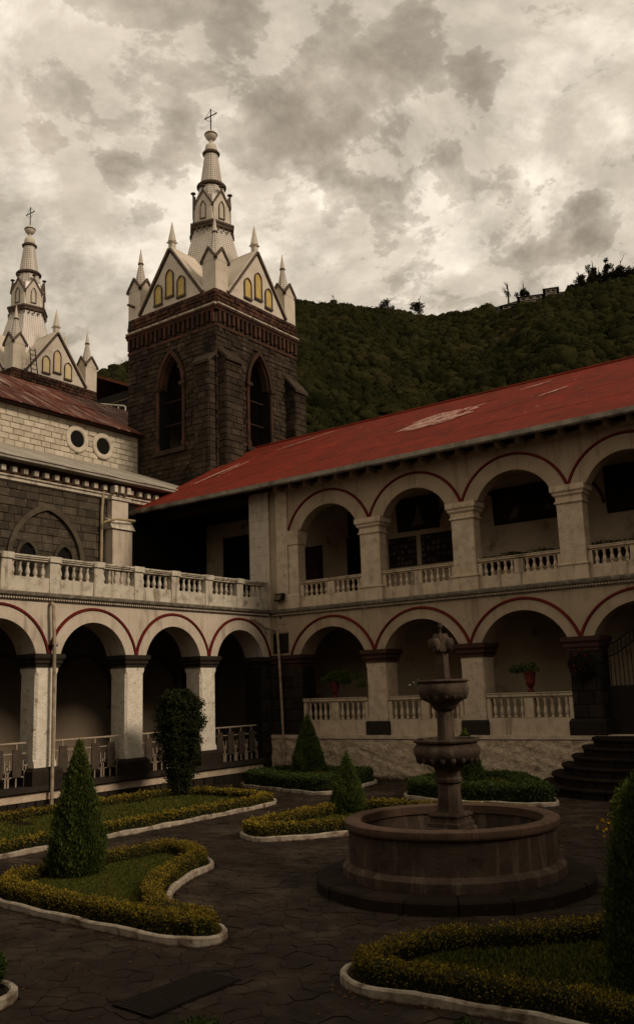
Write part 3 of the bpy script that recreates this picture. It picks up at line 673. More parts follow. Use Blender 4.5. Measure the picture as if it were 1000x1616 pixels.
# first (corner) half piers
pier(RW, FR, 1.08, 5.72, 7.4, .40, .36, 'plaster_worn_grey', .04, cham=.012)
capital(RW, FR, 1.08, [(.0, 7.38), (.03, 7.4), (.03, 7.5), (.06, 7.72), (.06, 7.868)], .40, .36, 'balustrade_grey', .04)
capital(RW, FR, 1.08, [(.03, 5.3), (.03, 5.72), (.01, 5.76)], .40, .58, 'balustrade_grey', .05, name='pier_base')
box('corner_pier', (.0, -.7, 0), (1.28, -.02, 3.42), 'mortar_dark', RW, FR)
blocks(RW, 'stone', 'stone_dark', (0, .02, 0), (1, 0, 0), (0, -1, 0), courses(.0, 1.28, -.0, 3.41, .46, .34), .035)
capital(RW, FR, .64, [(.0, 3.42), (.0, 3.5), (.05, 3.54), (.05, 3.62), (.10, 3.68), (.10, 3.798)], 1.1, .68, 'cap_red', -.0)
blocks(RW, 'stone', 'stone_dark', (0, .0, 0), (1, 0, 0), (0, -1, 0), courses(.12, .78, 3.86, 4.52, .66, .66), .02)
blocks(RW, 'painted_block', 'plaster_grey', (0, .0, 0), (1, 0, 0), (0, -1, 0), courses(.04, .80, 4.53, 5.07, .40, .27), .014)
blocks(RW, 'painted_block', 'plaster_grey', (0, .05, 0), (1, 0, 0), (0, -1, 0), courses(.07, .37, 5.32, 6.1, .3, .27), .012)
# upper corner pier in front of the open gallery
box('corner_pier', (-.82, -.6, 5.3), (.05, .02, 9.36), 'balustrade_grey', RW, FR)
blocks(RW, 'painted_block', 'plaster', (0, -.02, 0), (1, 0, 0), (0, -1, 0), courses(-.82, .05, 5.35, 9.3, .5, .3), .012, gap=.008)
box('pilaster', (.38, -.3, 5.3), (.86, .05, 9.42), 'plaster_worn_grey', RW, FR)
# base wall below the lower arcade
box('base_wall', (0.0, -.6, -.3), (XE, .0, 1.13), 'rubble', RW, FR)
nu, nz_ = 480, 24; U_, Z_ = np.meshgrid(np.linspace(0, XE, nu), np.linspace(-.05, 1.13, nz_), indexing='ij')
Pq = np.stack([U_.ravel(), np.zeros(U_.size), Z_.ravel()], 1); dsp = .035 + .022 * vnoise(Pq * np.array([1, 1, 1.4]), 5, 1) + .018 * vnoise(Pq, 13, 2) + .01 * vnoise(Pq, 29, 3)
mb = MB(); mb.v = [(p[0], -max(.032, .03 + d), p[2]) for p, d in zip(Pq, dsp)]
mb.f = [(i * nz_ + j, (i + 1) * nz_ + j, (i + 1) * nz_ + j + 1, i * nz_ + j + 1) for i in range(nu - 1) for j in range(nz_ - 1)]
mb.build('rubble_render', 'rubble', RW, smooth=True, recalc=False)
moulding(RW, FR, .0, XE, [(.06, 1.13), (.10, 1.16), (.10, 1.268)], 'plaster_worn_grey', 'ledge', back=-.6)
box('floor', (0, -3.5, .9), (XE, -.6, 1.26), 'stone_dark', RW, FR)
# string course between storeys
moulding(RW, FR, .12, XE, [(.02, 5.06), (.05, 5.10), (.05, 5.15), (.10, 5.19), (.12, 5.25), (.12, 5.30)], 'grime', 'string_course', back=-.0)
dentils(RW, FR, .12, XE, .085, .045, .05, .085, 5.104, 5.146, 'plaster_grey', 'string_course_teeth', parts=False)
box('gallery_slab', (-6, -3.5, 5.12), (XE, -.0, 5.298), 'cap_dark', RW, FR)
# balustrades of both storeys
def balus(fr, ua, ub, z0, zb, zt, zr, mt, w0=-.04, skirt=.05):
    box('parapet_base', (ua, -.26, z0), (ub, w0, zb), mt, RW, fr)
    moulding(RW, fr, ua, ub, [(w0 - .02, zt), (w0 - .02, zt + .02), (w0 + .035, zt + .05), (w0 + .035, zr - .03), (w0 + .055, zr - .02), (w0 + .055, zr)], mt, 'handrail', back=-.28)
    um = (ua + ub) / 2
    box('parapet_post', (um - .13, -.25, zb), (um + .13, w0 + .012, zt), mt, RW, fr)
    for e in (ua + .055, ub - .055): box('parapet_post', (e - .055, -.25, zb), (e + .055, w0 + .006, zt), mt, RW, fr)
    for a_, b_ in ((ua + .11, um - .13), (um + .13, ub - .11)):
        for i in range(5): baluster(RW, fr, a_ + (b_ - a_) * (i + .5) / 5, -.12, zb, zt - zb, mt)
for k in range(RN):
    ua = R0 + RP * k + .37 if k else 1.29; ub = R0 + RP * (k + 1) - .37
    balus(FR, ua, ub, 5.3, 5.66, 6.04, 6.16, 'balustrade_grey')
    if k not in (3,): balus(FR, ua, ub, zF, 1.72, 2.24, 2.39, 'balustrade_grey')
# interior walls and ceiling
box('back_wall', (-6, -3.5, -.2), (XE, -3.3, 5.12), 'interior', RW, FR)
box('upper_back_wall', (-6, -3.5, 5.3), (XE, -3.3, 9.4), 'interior', RW, FR)
box('end_wall', (XE, -12, -.3), (XE + .4, -.02, 9.4), 'plaster_grey', RW, FR)
box('gallery_beam', (-6, -.5, 9.1), (-.82, -.1, 9.36), 'wood_dark', RW, FR)
box('ceiling', (-6, -3.3, 9.38), (.0, -.62, 9.44), 'wood_dark', RW, FR)
box('ceiling', (.0, -3.3, 9.38), (XE, -.62, 9.44), 'ceiling', RW, FR)
box('eaves_soffit', (-6, -.6, 9.38), (XE, .74, 9.42), 'wood_dark', RW, FR)
moulding(RW, FR, .9, XE, [(.0, 9.2), (.05, 9.22), (.07, 9.30), (.07, 9.34)], 'plaster_grey', 'cornice', back=-.0)
dentils(RW, FR, .4, XE, .62, .13, .075, .48, 9.22, 9.376, 'plaster_grey', 'eaves_bracket')
box('rear_wall', (-6, -12.8, -.3), (XE, -12.5, 9.4), 'plaster_grey', RW, FR)
# arch mouldings and piers inside on the back wall of the upper gallery
for k in range(RN):
    uc = R0 + RP * (k + .5)
    Ro = arcs(uc + .2, 1.30, 7.75, 7.9, 16); Ri = arcs(uc + .2, 1.22, 7.75, 7.9, 16)
    MB().rings([[FR(Ri[i][0], -3.3, Ri[i][1]), FR(Ro[i][0], -3.3, Ro[i][1]), FR(Ro[i][0], -3.25, Ro[i][1]), FR(Ri[i][0], -3.25, Ri[i][1])] for i in range(len(Ro))]).build('blind_arch', 'red_paint', RW)
def door(u0, u1, z0, z1, mt='door'):
    d = box('door', (u0, -3.3, z0), (u1, -3.24, z1), mt, RW, FR)
    mb = MB()
    for a_, b_, c_, e_ in ((u0 - .07, u0, z0, z1 + .07), (u1, u1 + .07, z0, z1 + .07), (u0, u1, z1, z1 + .07)): mb.box((a_, -3.3, c_), (b_, -3.22, e_), FR)
    mb.build('frame', 'wood_dark', d)
    um = (u0 + u1) / 2
    for a_, b_ in ((u0 + .08, um - .04), (um + .04, u1 - .08)):
        for c_, e_ in ((z0 + .2, z0 + (z1 - z0) * .45), (z0 + (z1 - z0) * .52, z1 - .15)): MB().box((a_, -3.24, c_), (b_, -3.225, e_), FR).build('panel', mt, d)
    MB().lathe(FR(um + .06, -3.2, (z0 + z1) / 2 - .1), [(.02, -.02), (.03, 0), (.02, .02)], 8).build('handle', 'metal_grey', d)
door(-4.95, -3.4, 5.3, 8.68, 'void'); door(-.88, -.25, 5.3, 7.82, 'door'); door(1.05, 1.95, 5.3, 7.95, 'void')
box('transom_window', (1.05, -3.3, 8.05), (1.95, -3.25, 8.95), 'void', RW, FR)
door(13.0, 14.2, 5.3, 7.8)
# roof: laid in courses of lapped sheets
SL = .535; YE = -.8; ZE = 9.42; YR = 6.5
def roofz(y): return ZE + SL * (y - YE)
rk = box('roof_deck', (-6.02, 0, 0), (XE + .7, 1, 1), 'wood_dark', RW)
me = rk.data; vs = [(-6.02, YE + .05, roofz(YE + .05) - .02), (XE + .7, YE + .05, roofz(YE + .05) - .02), (XE + .7, YR, roofz(YR) - .03), (-6.02, YR, roofz(YR) - .03), (XE + .7, 13.6, roofz(YR) - SL * 7.1), (-6.02, 13.6, roofz(YR) - SL * 7.1),
    (-6.02, YE + .05, roofz(YE + .05) - .08), (XE + .7, YE + .05, roofz(YE + .05) - .08), (XE + .7, YR, roofz(YR) - .11), (-6.02, YR, roofz(YR) - .11)]
bpy.data.objects.remove(rk)
mb = MB(); mb.add(vs, [(0, 1, 2, 3), (3, 2, 4, 5), (6, 7, 8, 9), (0, 1, 7, 6), (1, 2, 8, 7), (0, 3, 9, 6)]); rk = mb.build('roof', 'roof_rust', RW, recalc=False)
rows = 4; x = -6.05
hl = (YR - YE) / rows
for r0 in range(rows):
    x = -6.05 + (.45 if r0 % 2 else 0); first = True
    ya, yb = YE + r0 * hl - .03, YE + (r0 + 1) * hl + (.06 if r0 < rows - 1 else 0)
    if r0 % 2: edges = [-6.05, x]
    else: edges = [x]
    while edges[-1] < XE + .7: edges.append(min(edges[-1] + .93, XE + .72))
    for i in range(len(edges) - 1):
        a_, b_ = edges[i] - (.02 if i else 0), edges[i + 1]; dz = random.uniform(0, .003) + .012; lo = .006
        P = []
        for (yy, ex) in ((ya, lo), (yb, 0)):
            for xx in (a_, b_): P.append((xx, yy, roofz(yy) + dz + ex + (0.003 if xx == b_ else 0)))
        Q = [(p[0], p[1], p[2] - .008) for p in P]
        MB().add(P + Q, [(0, 1, 3, 2), (4, 6, 7, 5), (0, 4, 5, 1), (2, 3, 7, 6), (0, 2, 6, 4), (1, 5, 7, 3)]).build('roof_sheet', 'roof_red', rk)
MB().tube([(-6.05, YR, roofz(YR) + .02), (XE + .7, YR, roofz(YR) + .02)], .07, 8).build('ridge_cap', 'roof_red', rk)
# patch where the paint has been scraped off
def patch(pts):
    lo = [(x_, y_, roofz(y_) + .052) for x_, y_ in pts]; hi = [(x_, y_, roofz(y_) + .058) for x_, y_ in pts]
    MB().prism(lo, hi).build('bare_patch', 'roof_bare', rk, label='pale bare patch where the red paint has worn away')
def ragged(a, b, wd, n=12):
    a = Vector(a); b = Vector(b); d = b - a; nrm = Vector((-d.y, d.x)).normalized(); up = []; dn = []
    for i in range(n + 1):
        t_ = i / n; p = a + d * t_; ww = wd * math.sin(PI * min(1, max(0.02, t_ * .96 + .02))) ** .5
        up.append(tuple(p + nrm * ww * random.uniform(.5, 1.1))); dn.append(tuple(p - nrm * ww * random.uniform(.5, 1.1)))
    return up + dn[::-1]
pq = [(3.6, 2.62), (3.75, 3.55), (4.3, 4.15), (6.15, 4.15), (6.2, 3.1), (5.35, 2.5)]
ns_ = 0
while ns_ < 105:
    x0 = random.uniform(3.4, 6.3); y0 = random.uniform(2.4, 4.3)
    if not any(False for _ in ()) and sum(((pq[i_][1] > y0) != (pq[i_ - 1][1] > y0)) and (x0 < (pq[i_ - 1][0] - pq[i_][0]) * (y0 - pq[i_][1]) / (pq[i_ - 1][1] - pq[i_][1]) + pq[i_][0]) for i_ in range(6)) % 2:
        ns_ += 1; l_ = random.uniform(.12, .34); patch(ragged((x0 - l_, y0 - .55 * l_), (x0 + l_, y0 + .55 * l_), random.uniform(.02, .06), 6))
patch(ragged((-4.9, 1.5), (-4.3, 3.5), .10)); patch(ragged((-4.2, 2.2), (-3.9, 3.6), .05)); patch(ragged((-3.3, 4.6), (-1.2, 5.9), .05)); patch(ragged((8.6, 3.3), (9.4, 3.9), .06)); patch(ragged((7.2, 5.2), (8.2, 5.6), .05))
# gutter and its brackets
gz = roofz(YE)
pg = [(0.02, gz + .03), (.0, gz - .12), (.05, gz - .155), (.13, gz - .155), (.175, gz - .12), (.18, gz + .01), (.165, gz + .01), (.15, gz - .12), (.10, gz - .135), (.05, gz - .13), (.025, gz + .03)]
MB().prism([(-6.1, YE - w_ + .05, z_) for w_, z_ in pg], [(XE + .7, YE - w_ + .05, z_) for w_, z_ in pg]).build('gutter', 'metal_grey', RW)
MB().tube([(-6.08, YE - .03, gz - .1), (-6.08, YE - .03, gz - .32), (-6.05, YE + .1, gz - .42)], .05).build('gutter_outlet', 'metal_grey', RW)
for i in range(32):
    xx = -5.5 + i * 1.03; box('gutter_bracket', (xx, YE - .14, gz - .17), (xx + .03, YE + .06, gz - .156), 'iron', RW)
# corner downpipe
MB().tube([(.38, -.10, 4.64), (.42, -.14, 4.5), (.50, -.16, 3.3), (.56, -.17, 1.9), (.62, -.18, .1)], .042).build('downpipe', 'pipe', RW, smooth=True)
box('cable_conduit', (.42, -.1, 5.0), (.50, .02, 5.55), 'iron', RW, FR)

# ------------------------------------------------------------------ the two wings that close the courtyard behind the camera
def plain_wing(fr, length, label, org):
    W_ = empty('cloister_wing', org, label, 'building')
    nb = int(length / 3.228); u0 = (length - nb * 3.228) / 2
    for zs, zt, cr_, rg_, z0, zc in ((3.80, 5.12, 4.61, 4.955, 0, 3.42), (7.87, 9.4, 8.57, 9.055, 5.3, 7.5)):
        arcade_wall(W_, fr, None, u0, 3.228, nb, zs, zt, cr_, rg_, .7, 'plaster_grey', 0, length, 'plaster_grey')
        for k in range(nb + 1):
            u = u0 + 3.228 * k
            box('pier_shaft', (u - .35, -.7, z0), (u + .35, 0, zc), 'plaster_worn_grey', W_, fr)
            capital(W_, fr, u, [(.03, zc), (.07, zc + .1), (.12, zs - .002)], .7, .7, 'cap_red', .0)
        box('parapet', (0, -.3, z0), (length, -.05, z0 + (2.39 if z0 == 0 else .86)), 'balustrade_grey', W_, fr)
    box('gallery_slab', (0, -6, 5.12), (length, 0, 5.3), 'cap_dark', W_, fr)
    box('back_wall', (0, -6.3, -.3), (length, -6, 9.4), 'interior', W_, fr)
    MB().add([fr(0, .8, 9.42), fr(length, .8, 9.42), fr(length, -6.5, 13.3), fr(0, -6.5, 13.3), fr(length, -13.6, 9.5), fr(0, -13.6, 9.5), fr(0, .8, 9.3), fr(length, .8, 9.3), fr(length, -13.6, 9.3), fr(0, -13.6, 9.3)],
        [(0, 1, 2, 3), (3, 2, 4, 5), (6, 9, 8, 7), (0, 6, 7, 1)]).build('roof', 'roof_red', W_)
plain_wing(lambda u, w_, z_: (27.2 - w_, -u, z_), 30, 'plain arcaded wing closing the courtyard on the right side, outside the picture', (30, -15, 0))
plain_wing(lambda u, w_, z_: (u, -29 + w_, z_), 27, 'plain arcaded wing closing the courtyard behind the camera', (13, -32, 0))
# floodlight on the corner
fl = empty('floodlight', (.45, -.1, 5.7), 'small black floodlight fixed above the string course in the courtyard corner', 'lamp')
MB().add([(.36, -.22, 5.56), (.74, -.30, 5.56), (.74, -.20, 5.82), (.36, -.12, 5.82), (.38, -.05, 5.58), (.72, -.09, 5.58), (.72, -.05, 5.8), (.38, -.03, 5.8)], [(0, 1, 2, 3), (4, 7, 6, 5), (0, 4, 5, 1), (1, 5, 6, 2), (2, 6, 7, 3), (3, 7, 4, 0)]).build('housing', 'iron', fl)
MB().add([(.41, -.240, 5.60), (.69, -.299, 5.60), (.69, -.235, 5.77), (.41, -.168, 5.77)], [(0, 1, 2, 3)]).build('lens', 'lens', fl)
MB().tube([(.5, -.05, 5.62), (.5, .0, 5.5), (.5, .06, 5.45)], .02).build('bracket', 'iron', fl)

# ------------------------------------------------------------------ paintings and boards in the upper gallery
def picture(u0, u1, z0, z1, label, mt='paint_dark', fig=None, name='painting', cat='painting', tilt=0.06):
    e = empty(name, FR((u0 + u1) / 2, -3.28, z0), label, cat)
    def T(u, w_, z_): return FR(u, w_ + (z_ - z0) * tilt, z_)
    MB().box((u0, -3.285, z0), (u1, -3.265, z1), T).build('canvas', mt, e)
    mb = MB(); t_ = .06
    for a_ in ((u0 - t_, u1 + t_, z0 - t_, z0), (u0 - t_, u1 + t_, z1, z1 + t_), (u0 - t_, u0, z0, z1), (u1, u1 + t_, z0, z1)): mb.box((a_[0], -3.29, a_[2]), (a_[1], -3.24, a_[3]), T)
    mb.build('frame', 'frame', e)
    if fig:
        for sh in fig:
            pts = [(u0 + (u1 - u0) * a_, z0 + (z1 - z0) * b_) for a_, b_ in sh]
            MB().prism([T(u, -3.264, z_) for u, z_ in pts], [T(u, -3.260, z_) for u, z_ in pts]).build('painted_figure', 'paint_figure', e)
    return e
picture(3.2, 4.72, 7.98, 9.0, 'dark painting with a pale robed figure seen through the second upper arch', 'paint_dark_b', [[(.3, .08), (.7, .1), (.6, .3), (.56, .55), (.57, .72), (.52, .8), (.48, .72), (.46, .5), (.4, .28)]])
picture(6.85, 9.3, 7.74, 8.78, 'wide dark painting with reddish figures seen through the third upper arch', 'paint_dark', [[(.2, .1), (.3, .12), (.34, .35), (.28, .42), (.24, .3)], [(.68, .2), (.8, .22), (.78, .36), (.7, .36)]])
picture(10.55, 13.0, 7.62, 8.92, 'large blackened painting seen through the rightmost upper arch', 'paint_dark_b')
def board(u0, u1, z0, z1, label):
    e = empty('notice_board', FR((u0 + u1) / 2, -3.28, z0), label, 'notice board')
    MB().box((u0, -3.298, z0), (u1, -3.27, z1), FR).build('board', 'frame', e)
    nx, nz = 7, 5
    for i in range(nx):
        for j in range(nz):
            if random.random() < .12: continue
            a_ = u0 + (u1 - u0) * (i + .12 + random.uniform(0, .1)) / nx; c_ = z0 + (z1 - z0) * (j + .12 + random.uniform(0, .1)) / nz
            MB().box((a_, -3.27, c_), (a_ + (u1 - u0) / nx * random.uniform(.5, .78), -3.262, c_ + (z1 - z0) / nz * random.uniform(.5, .78)), FR).build('pinned_sheet', 'paper', e)
board(2.72, 3.82, 6.72, 7.74, 'board of small pinned sheets under the painting of the robed figure')
board(4.02, 5.38, 6.72, 7.74, 'wider board of pinned sheets right of the other board behind the second upper arch')

# ------------------------------------------------------------------ CHURCH
CH = empty('church_nave', (-12, -6, 0), 'whitewashed church wall with two round windows above a dark stone aisle, rusty roof on top', 'church')
FA = lambda u, w_, z_: (-6 + w_, -u, z_)     # aisle face
FC_ = lambda u, w_, z_: (-11 + w_, -u, z_)   # clerestory face
Y0 = 16.0
# aisle wall with blind pointed arch and two lancets
box('aisle_wall', (-4.15, -.5, 0), (Y0, -.03, 10.3), 'mortar_dark', CH, FA)
def pointed(u, uc, hw, zs, apex):
    """z of the pointed arch at u"""
    d = abs(u - uc)
    if d >= hw: return -9
    H = apex - zs; Rr = (hw * hw + H * H) / (2 * hw); v = Rr * Rr - (Rr - hw + d) ** 2
    return zs + math.sqrt(max(0, v))
def pt_arc(uc, hw, zs, apex, n=14):
    H = apex - zs; Rr = (hw * hw + H * H) / (2 * hw); amax = math.asin(min(1, H / Rr)); L_ = []
    for i in range(n + 1):
        a_ = amax * i / n; L_.append((uc - hw + Rr - Rr * math.cos(a_), zs + Rr * math.sin(a_)))
    return L_ + [(2 * uc - u, z_) for u, z_ in L_[::-1][1:]]
def pt_band(parent, fr, uc, hw, zs, apex, wd, w0, w1, mt, name, z0=None):
    I = pt_arc(uc, hw, zs, apex); O = pt_arc(uc, hw + wd, zs, apex + wd * 1.25)
    if z0 is not None: I = [(I[0][0], z0)] + I + [(I[-1][0], z0)]; O = [(O[0][0], z0)] + O + [(O[-1][0], z0)]
    rs = [[fr(I[i][0], w0, I[i][1]), fr(O[i][0], w0, O[i][1]), fr(O[i][0], w1, O[i][1]), fr(I[i][0], w1, I[i][1])] for i in range(len(I))]
    return MB().rings(rs).build(name, mt, parent)
lan = [(u, .36, 7.3, 7.78) for u in (5.24, 3.75)] + [(u, .36, 7.3, 7.78) for u in (10.4, 11.9)]
def rej(u0, u1, z0, z1):
    out = [(u0, u1)]
    for uc, hw, zs, ap in lan:
        zm = (z0 + z1) / 2; nxt = []
        if zm < ap:
            w2 = hw if zm < zs else hw * math.sqrt(max(0, 1 - ((zm - zs) / (ap - zs)) ** 1.6))
            for a_, b_ in out:
                if b_ < uc - w2 or a_ > uc + w2: nxt.append((a_, b_)); continue
                if a_ < uc - w2: nxt.append((a_, uc - w2))
                if b_ > uc + w2: nxt.append((uc + w2, b_))
            out = nxt
    return out
blocks(CH, 'aisle_block', 'stone_aisle', (-6.03, 0, 0), (0, -1, 0), (1, 0, 0), courses(.97, Y0, 5.3, 9.78, .52, .28, rej), .035, limit=285)
for uc in (4.5, 11.15):
    pt_band(CH, FA, uc, 1.38, 7.2, 8.95, .17, -.02, .12, 'stone_aisle', 'blind_arch', 5.3)
for uc, hw, zs, ap in lan:
    l = pt_band(CH, FA, uc, hw - .03, zs, ap, .12, -.02, .07, 'stone_aisle', 'lancet_window', 5.3)
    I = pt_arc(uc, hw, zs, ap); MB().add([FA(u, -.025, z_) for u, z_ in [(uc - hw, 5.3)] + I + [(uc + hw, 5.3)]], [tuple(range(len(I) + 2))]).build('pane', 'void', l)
# aisle cornice
moulding(CH, FA, -4.1, Y0, [(.03, 9.72), (.10, 9.76), (.10, 9.84), (.16, 9.88), (.16, 9.93)], 'balustrade', 'cornice')
moulding(CH, FA, -4.1, Y0, [(.06, 9.93), (.06, 10.24)], 'brick_red', 'cornice_frieze')
dentils(CH, FA, -1.0, Y0, .42, .17, .06, .22, 10.02, 10.2, 'balustrade', 'cornice_dentil')
moulding(CH, FA, -4.1, Y0, [(.20, 10.24), (.26, 10.28), (.26, 10.33)], 'brick_red', 'upper_cornice')
moulding(CH, FA, -4.1, Y0, [(.50, 10.33), (.56, 10.36), (.56, 10.46)], 'roof_grey', 'aisle_fascia', back=.0)
# white pilasters with a sloped offset
for uc in (1.51, 8.0, 14.5):
    p_ = box('pilaster', (uc - .38, 0, 8.95), (uc + .38, .28, 9.70), 'plaster', CH, FA)
    box('pilaster_head', (uc - .44, 0, 9.70), (uc + .44, .34, 9.80), 'balustrade', p_, FA)
    for q in (-.3, 0, .3): box('pilaster_dentil', (uc + q - .08, .16, 9.96), (uc + q + .08, .42, 10.2), 'balustrade', p_, FA)
    MB().add([FA(uc - .54, 0, 8.6), FA(uc + .54, 0, 8.6), FA(uc + .54, .5, 8.6), FA(uc - .54, .5, 8.6), FA(uc - .54, 0, 9.05), FA(uc + .54, 0, 9.05), FA(uc + .54, .28, 8.95), FA(uc - .54, .28, 8.95)],
        [(0, 1, 2, 3), (4, 5, 6, 7), (0, 1, 5, 4), (1, 2, 6, 5), (2, 3, 7, 6), (3, 0, 4, 7)]).build('pilaster_offset', 'balustrade', p_)
    box('pilaster_foot', (uc - .46, 0, 5.3), (uc + .46, .42, 8.6), 'plaster', p_, FA)
MB().tube([FA(2.12, .2, 10.3), FA(2.14, .12, 10.1), FA(2.2, .10, 9.3), FA(2.22, .10, 5.3)], .05).build('downpipe', 'pipe_yellow', CH, smooth=True)
MB().tube([(-6.05, -.72, 8.98), (-5.5, -1.0, 8.98), (-5.45, -1.9, 8.93), (-5.72, -2.25, 8.8), (-5.86, -2.24, 8.6)], .045).build('downpipe', 'pipe_yellow', CH, smooth=True)
# aisle roof, sheets
for i in range(17):
    a_ = -4.1 + i * 1.19; b_ = a_ + 1.2; dz = .006 * (i % 2)
    MB().add([FA(a_, .6, 10.47 + dz), FA(b_, .6, 10.47 + dz), FA(b_, -5.0, 12.62 + dz), FA(a_, -5.0, 12.62 + dz), FA(a_, .6, 10.45 + dz), FA(b_, .6, 10.45 + dz), FA(b_, -5.0, 12.60 + dz), FA(a_, -5.0, 12.60 + dz)],
        [(0, 1, 2, 3), (7, 6, 5, 4), (0, 4, 5, 1), (1, 5, 6, 2), (2, 6, 7, 3), (3, 7, 4, 0)]).build('aisle_roof_sheet', 'roof_grey', CH)
# clerestory
box('clerestory_wall', (-4.15, -.4, 10), (Y0, -.03, 14.35), 'mortar_light', CH, FC_)
ocs = [(-.67, 13.52), (-2.07, 13.48), (4.6, 13.52), (6.0, 13.5)]
def rejc(u0, u1, z0, z1):
    out = [(u0, u1)]; zm = (z0 + z1) / 2
    for uc, zc in ocs:
        dz = abs(zm - zc)
        if dz < .56:
            w2 = math.sqrt(.56 ** 2 - dz * dz); nxt = []
            for a_, b_ in out:
                if b_ < uc - w2 or a_ > uc + w2: nxt.append((a_, b_)); continue
                if a_ < uc - w2: nxt.append((a_, uc - w2))
                if b_ > uc + w2: nxt.append((uc + w2, b_))
            out = nxt
    return out
blocks(CH, 'white_block', 'stone_white', (-11.03, 0, 0), (0, -1, 0), (1, 0, 0), courses(-4.1, Y0, 12.6, 14.3, .50, .243, rejc, ju=.12), .03, gap=.02, limit=295)
for uc, zc in ocs:
    def rg(r_, w_): return [FC_(uc + r_ * math.cos(a_), w_, zc + r_ * math.sin(a_)) for a_ in np.linspace(0, 2 * PI, 33)[:-1]]
    o = MB(); n = 32
    R_ = [rg(.59, -.03), rg(.59, .04), rg(.55, .07), rg(.41, .07), rg(.37, .04), rg(.37, -.02)]
    vs = [p for r0 in R_ for p in r0]; fs = [(k * n + i, k * n + (i + 1) % n, (k + 1) * n + (i + 1) % n, (k + 1) * n + i) for k in range(5) for i in range(n)]
    o.add(vs, fs); w_ = o.build('round_window', 'stone_white', CH)
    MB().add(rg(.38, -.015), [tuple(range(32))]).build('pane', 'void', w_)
# nave roof in sheets
FN = lambda u, x, z_: (x, -u, z_)
nr_ = box('nave_wall_far', (-4.15, -22, 0), (Y0, -21.6, 14.3), 'mortar_light', CH, FN)
box('nave_soffit', (-4.15, -11.0, 14.26), (Y0, -10.62, 14.3), 'wood_dark', CH, FN)
for i in range(24):
    a_ = -4.15 + i * .84; b_ = a_ + .86; dz = random.uniform(0, .02)
    for (xa, za, xb, zb) in ((-10.55, 14.33, -13.5, 16.04), (-13.4, 16.02, -16.35, 17.70)):
        MB().add([FN(a_, xa, za + dz), FN(b_, xa, za + dz), FN(b_, xb, zb + dz), FN(a_, xb, zb + dz), FN(a_, xa, za - .03), FN(b_, xa, za - .03), FN(b_, xb, zb - .03), FN(a_, xb, zb - .03)],
            [(0, 1, 2, 3), (7, 6, 5, 4), (0, 4, 5, 1), (1, 5, 6, 2), (2, 6, 7, 3), (3, 7, 4, 0)]).build('nave_roof_sheet', 'roof_rust', CH)
MB().add([FN(-4.15, -16.35, 17.68), FN(Y0, -16.35, 17.68), FN(Y0, -22.1, 14.3), FN(-4.15, -22.1, 14.3)], [(0, 1, 2, 3)]).build('nave_roof_far', 'roof_rust', CH)
# front part of the roof between the towers
for (ya, yb) in ((4.15, 9.8),):
    MB().add([(-11.9, ya, 15.1), (-11.9, yb, 15.1), (-16.35, yb, 17.68), (-16.35, ya, 17.68), (-20.8, yb, 15.1), (-20.8, ya, 15.1)], [(0, 1, 2, 3), (3, 2, 4, 5)]).build('nave_roof_front', 'roof_rust', CH)
MB().box((-20.8, 9.4, 0), (-11.9, 9.8, 15.1)).build('front_wall', 'stone_tower', CH)

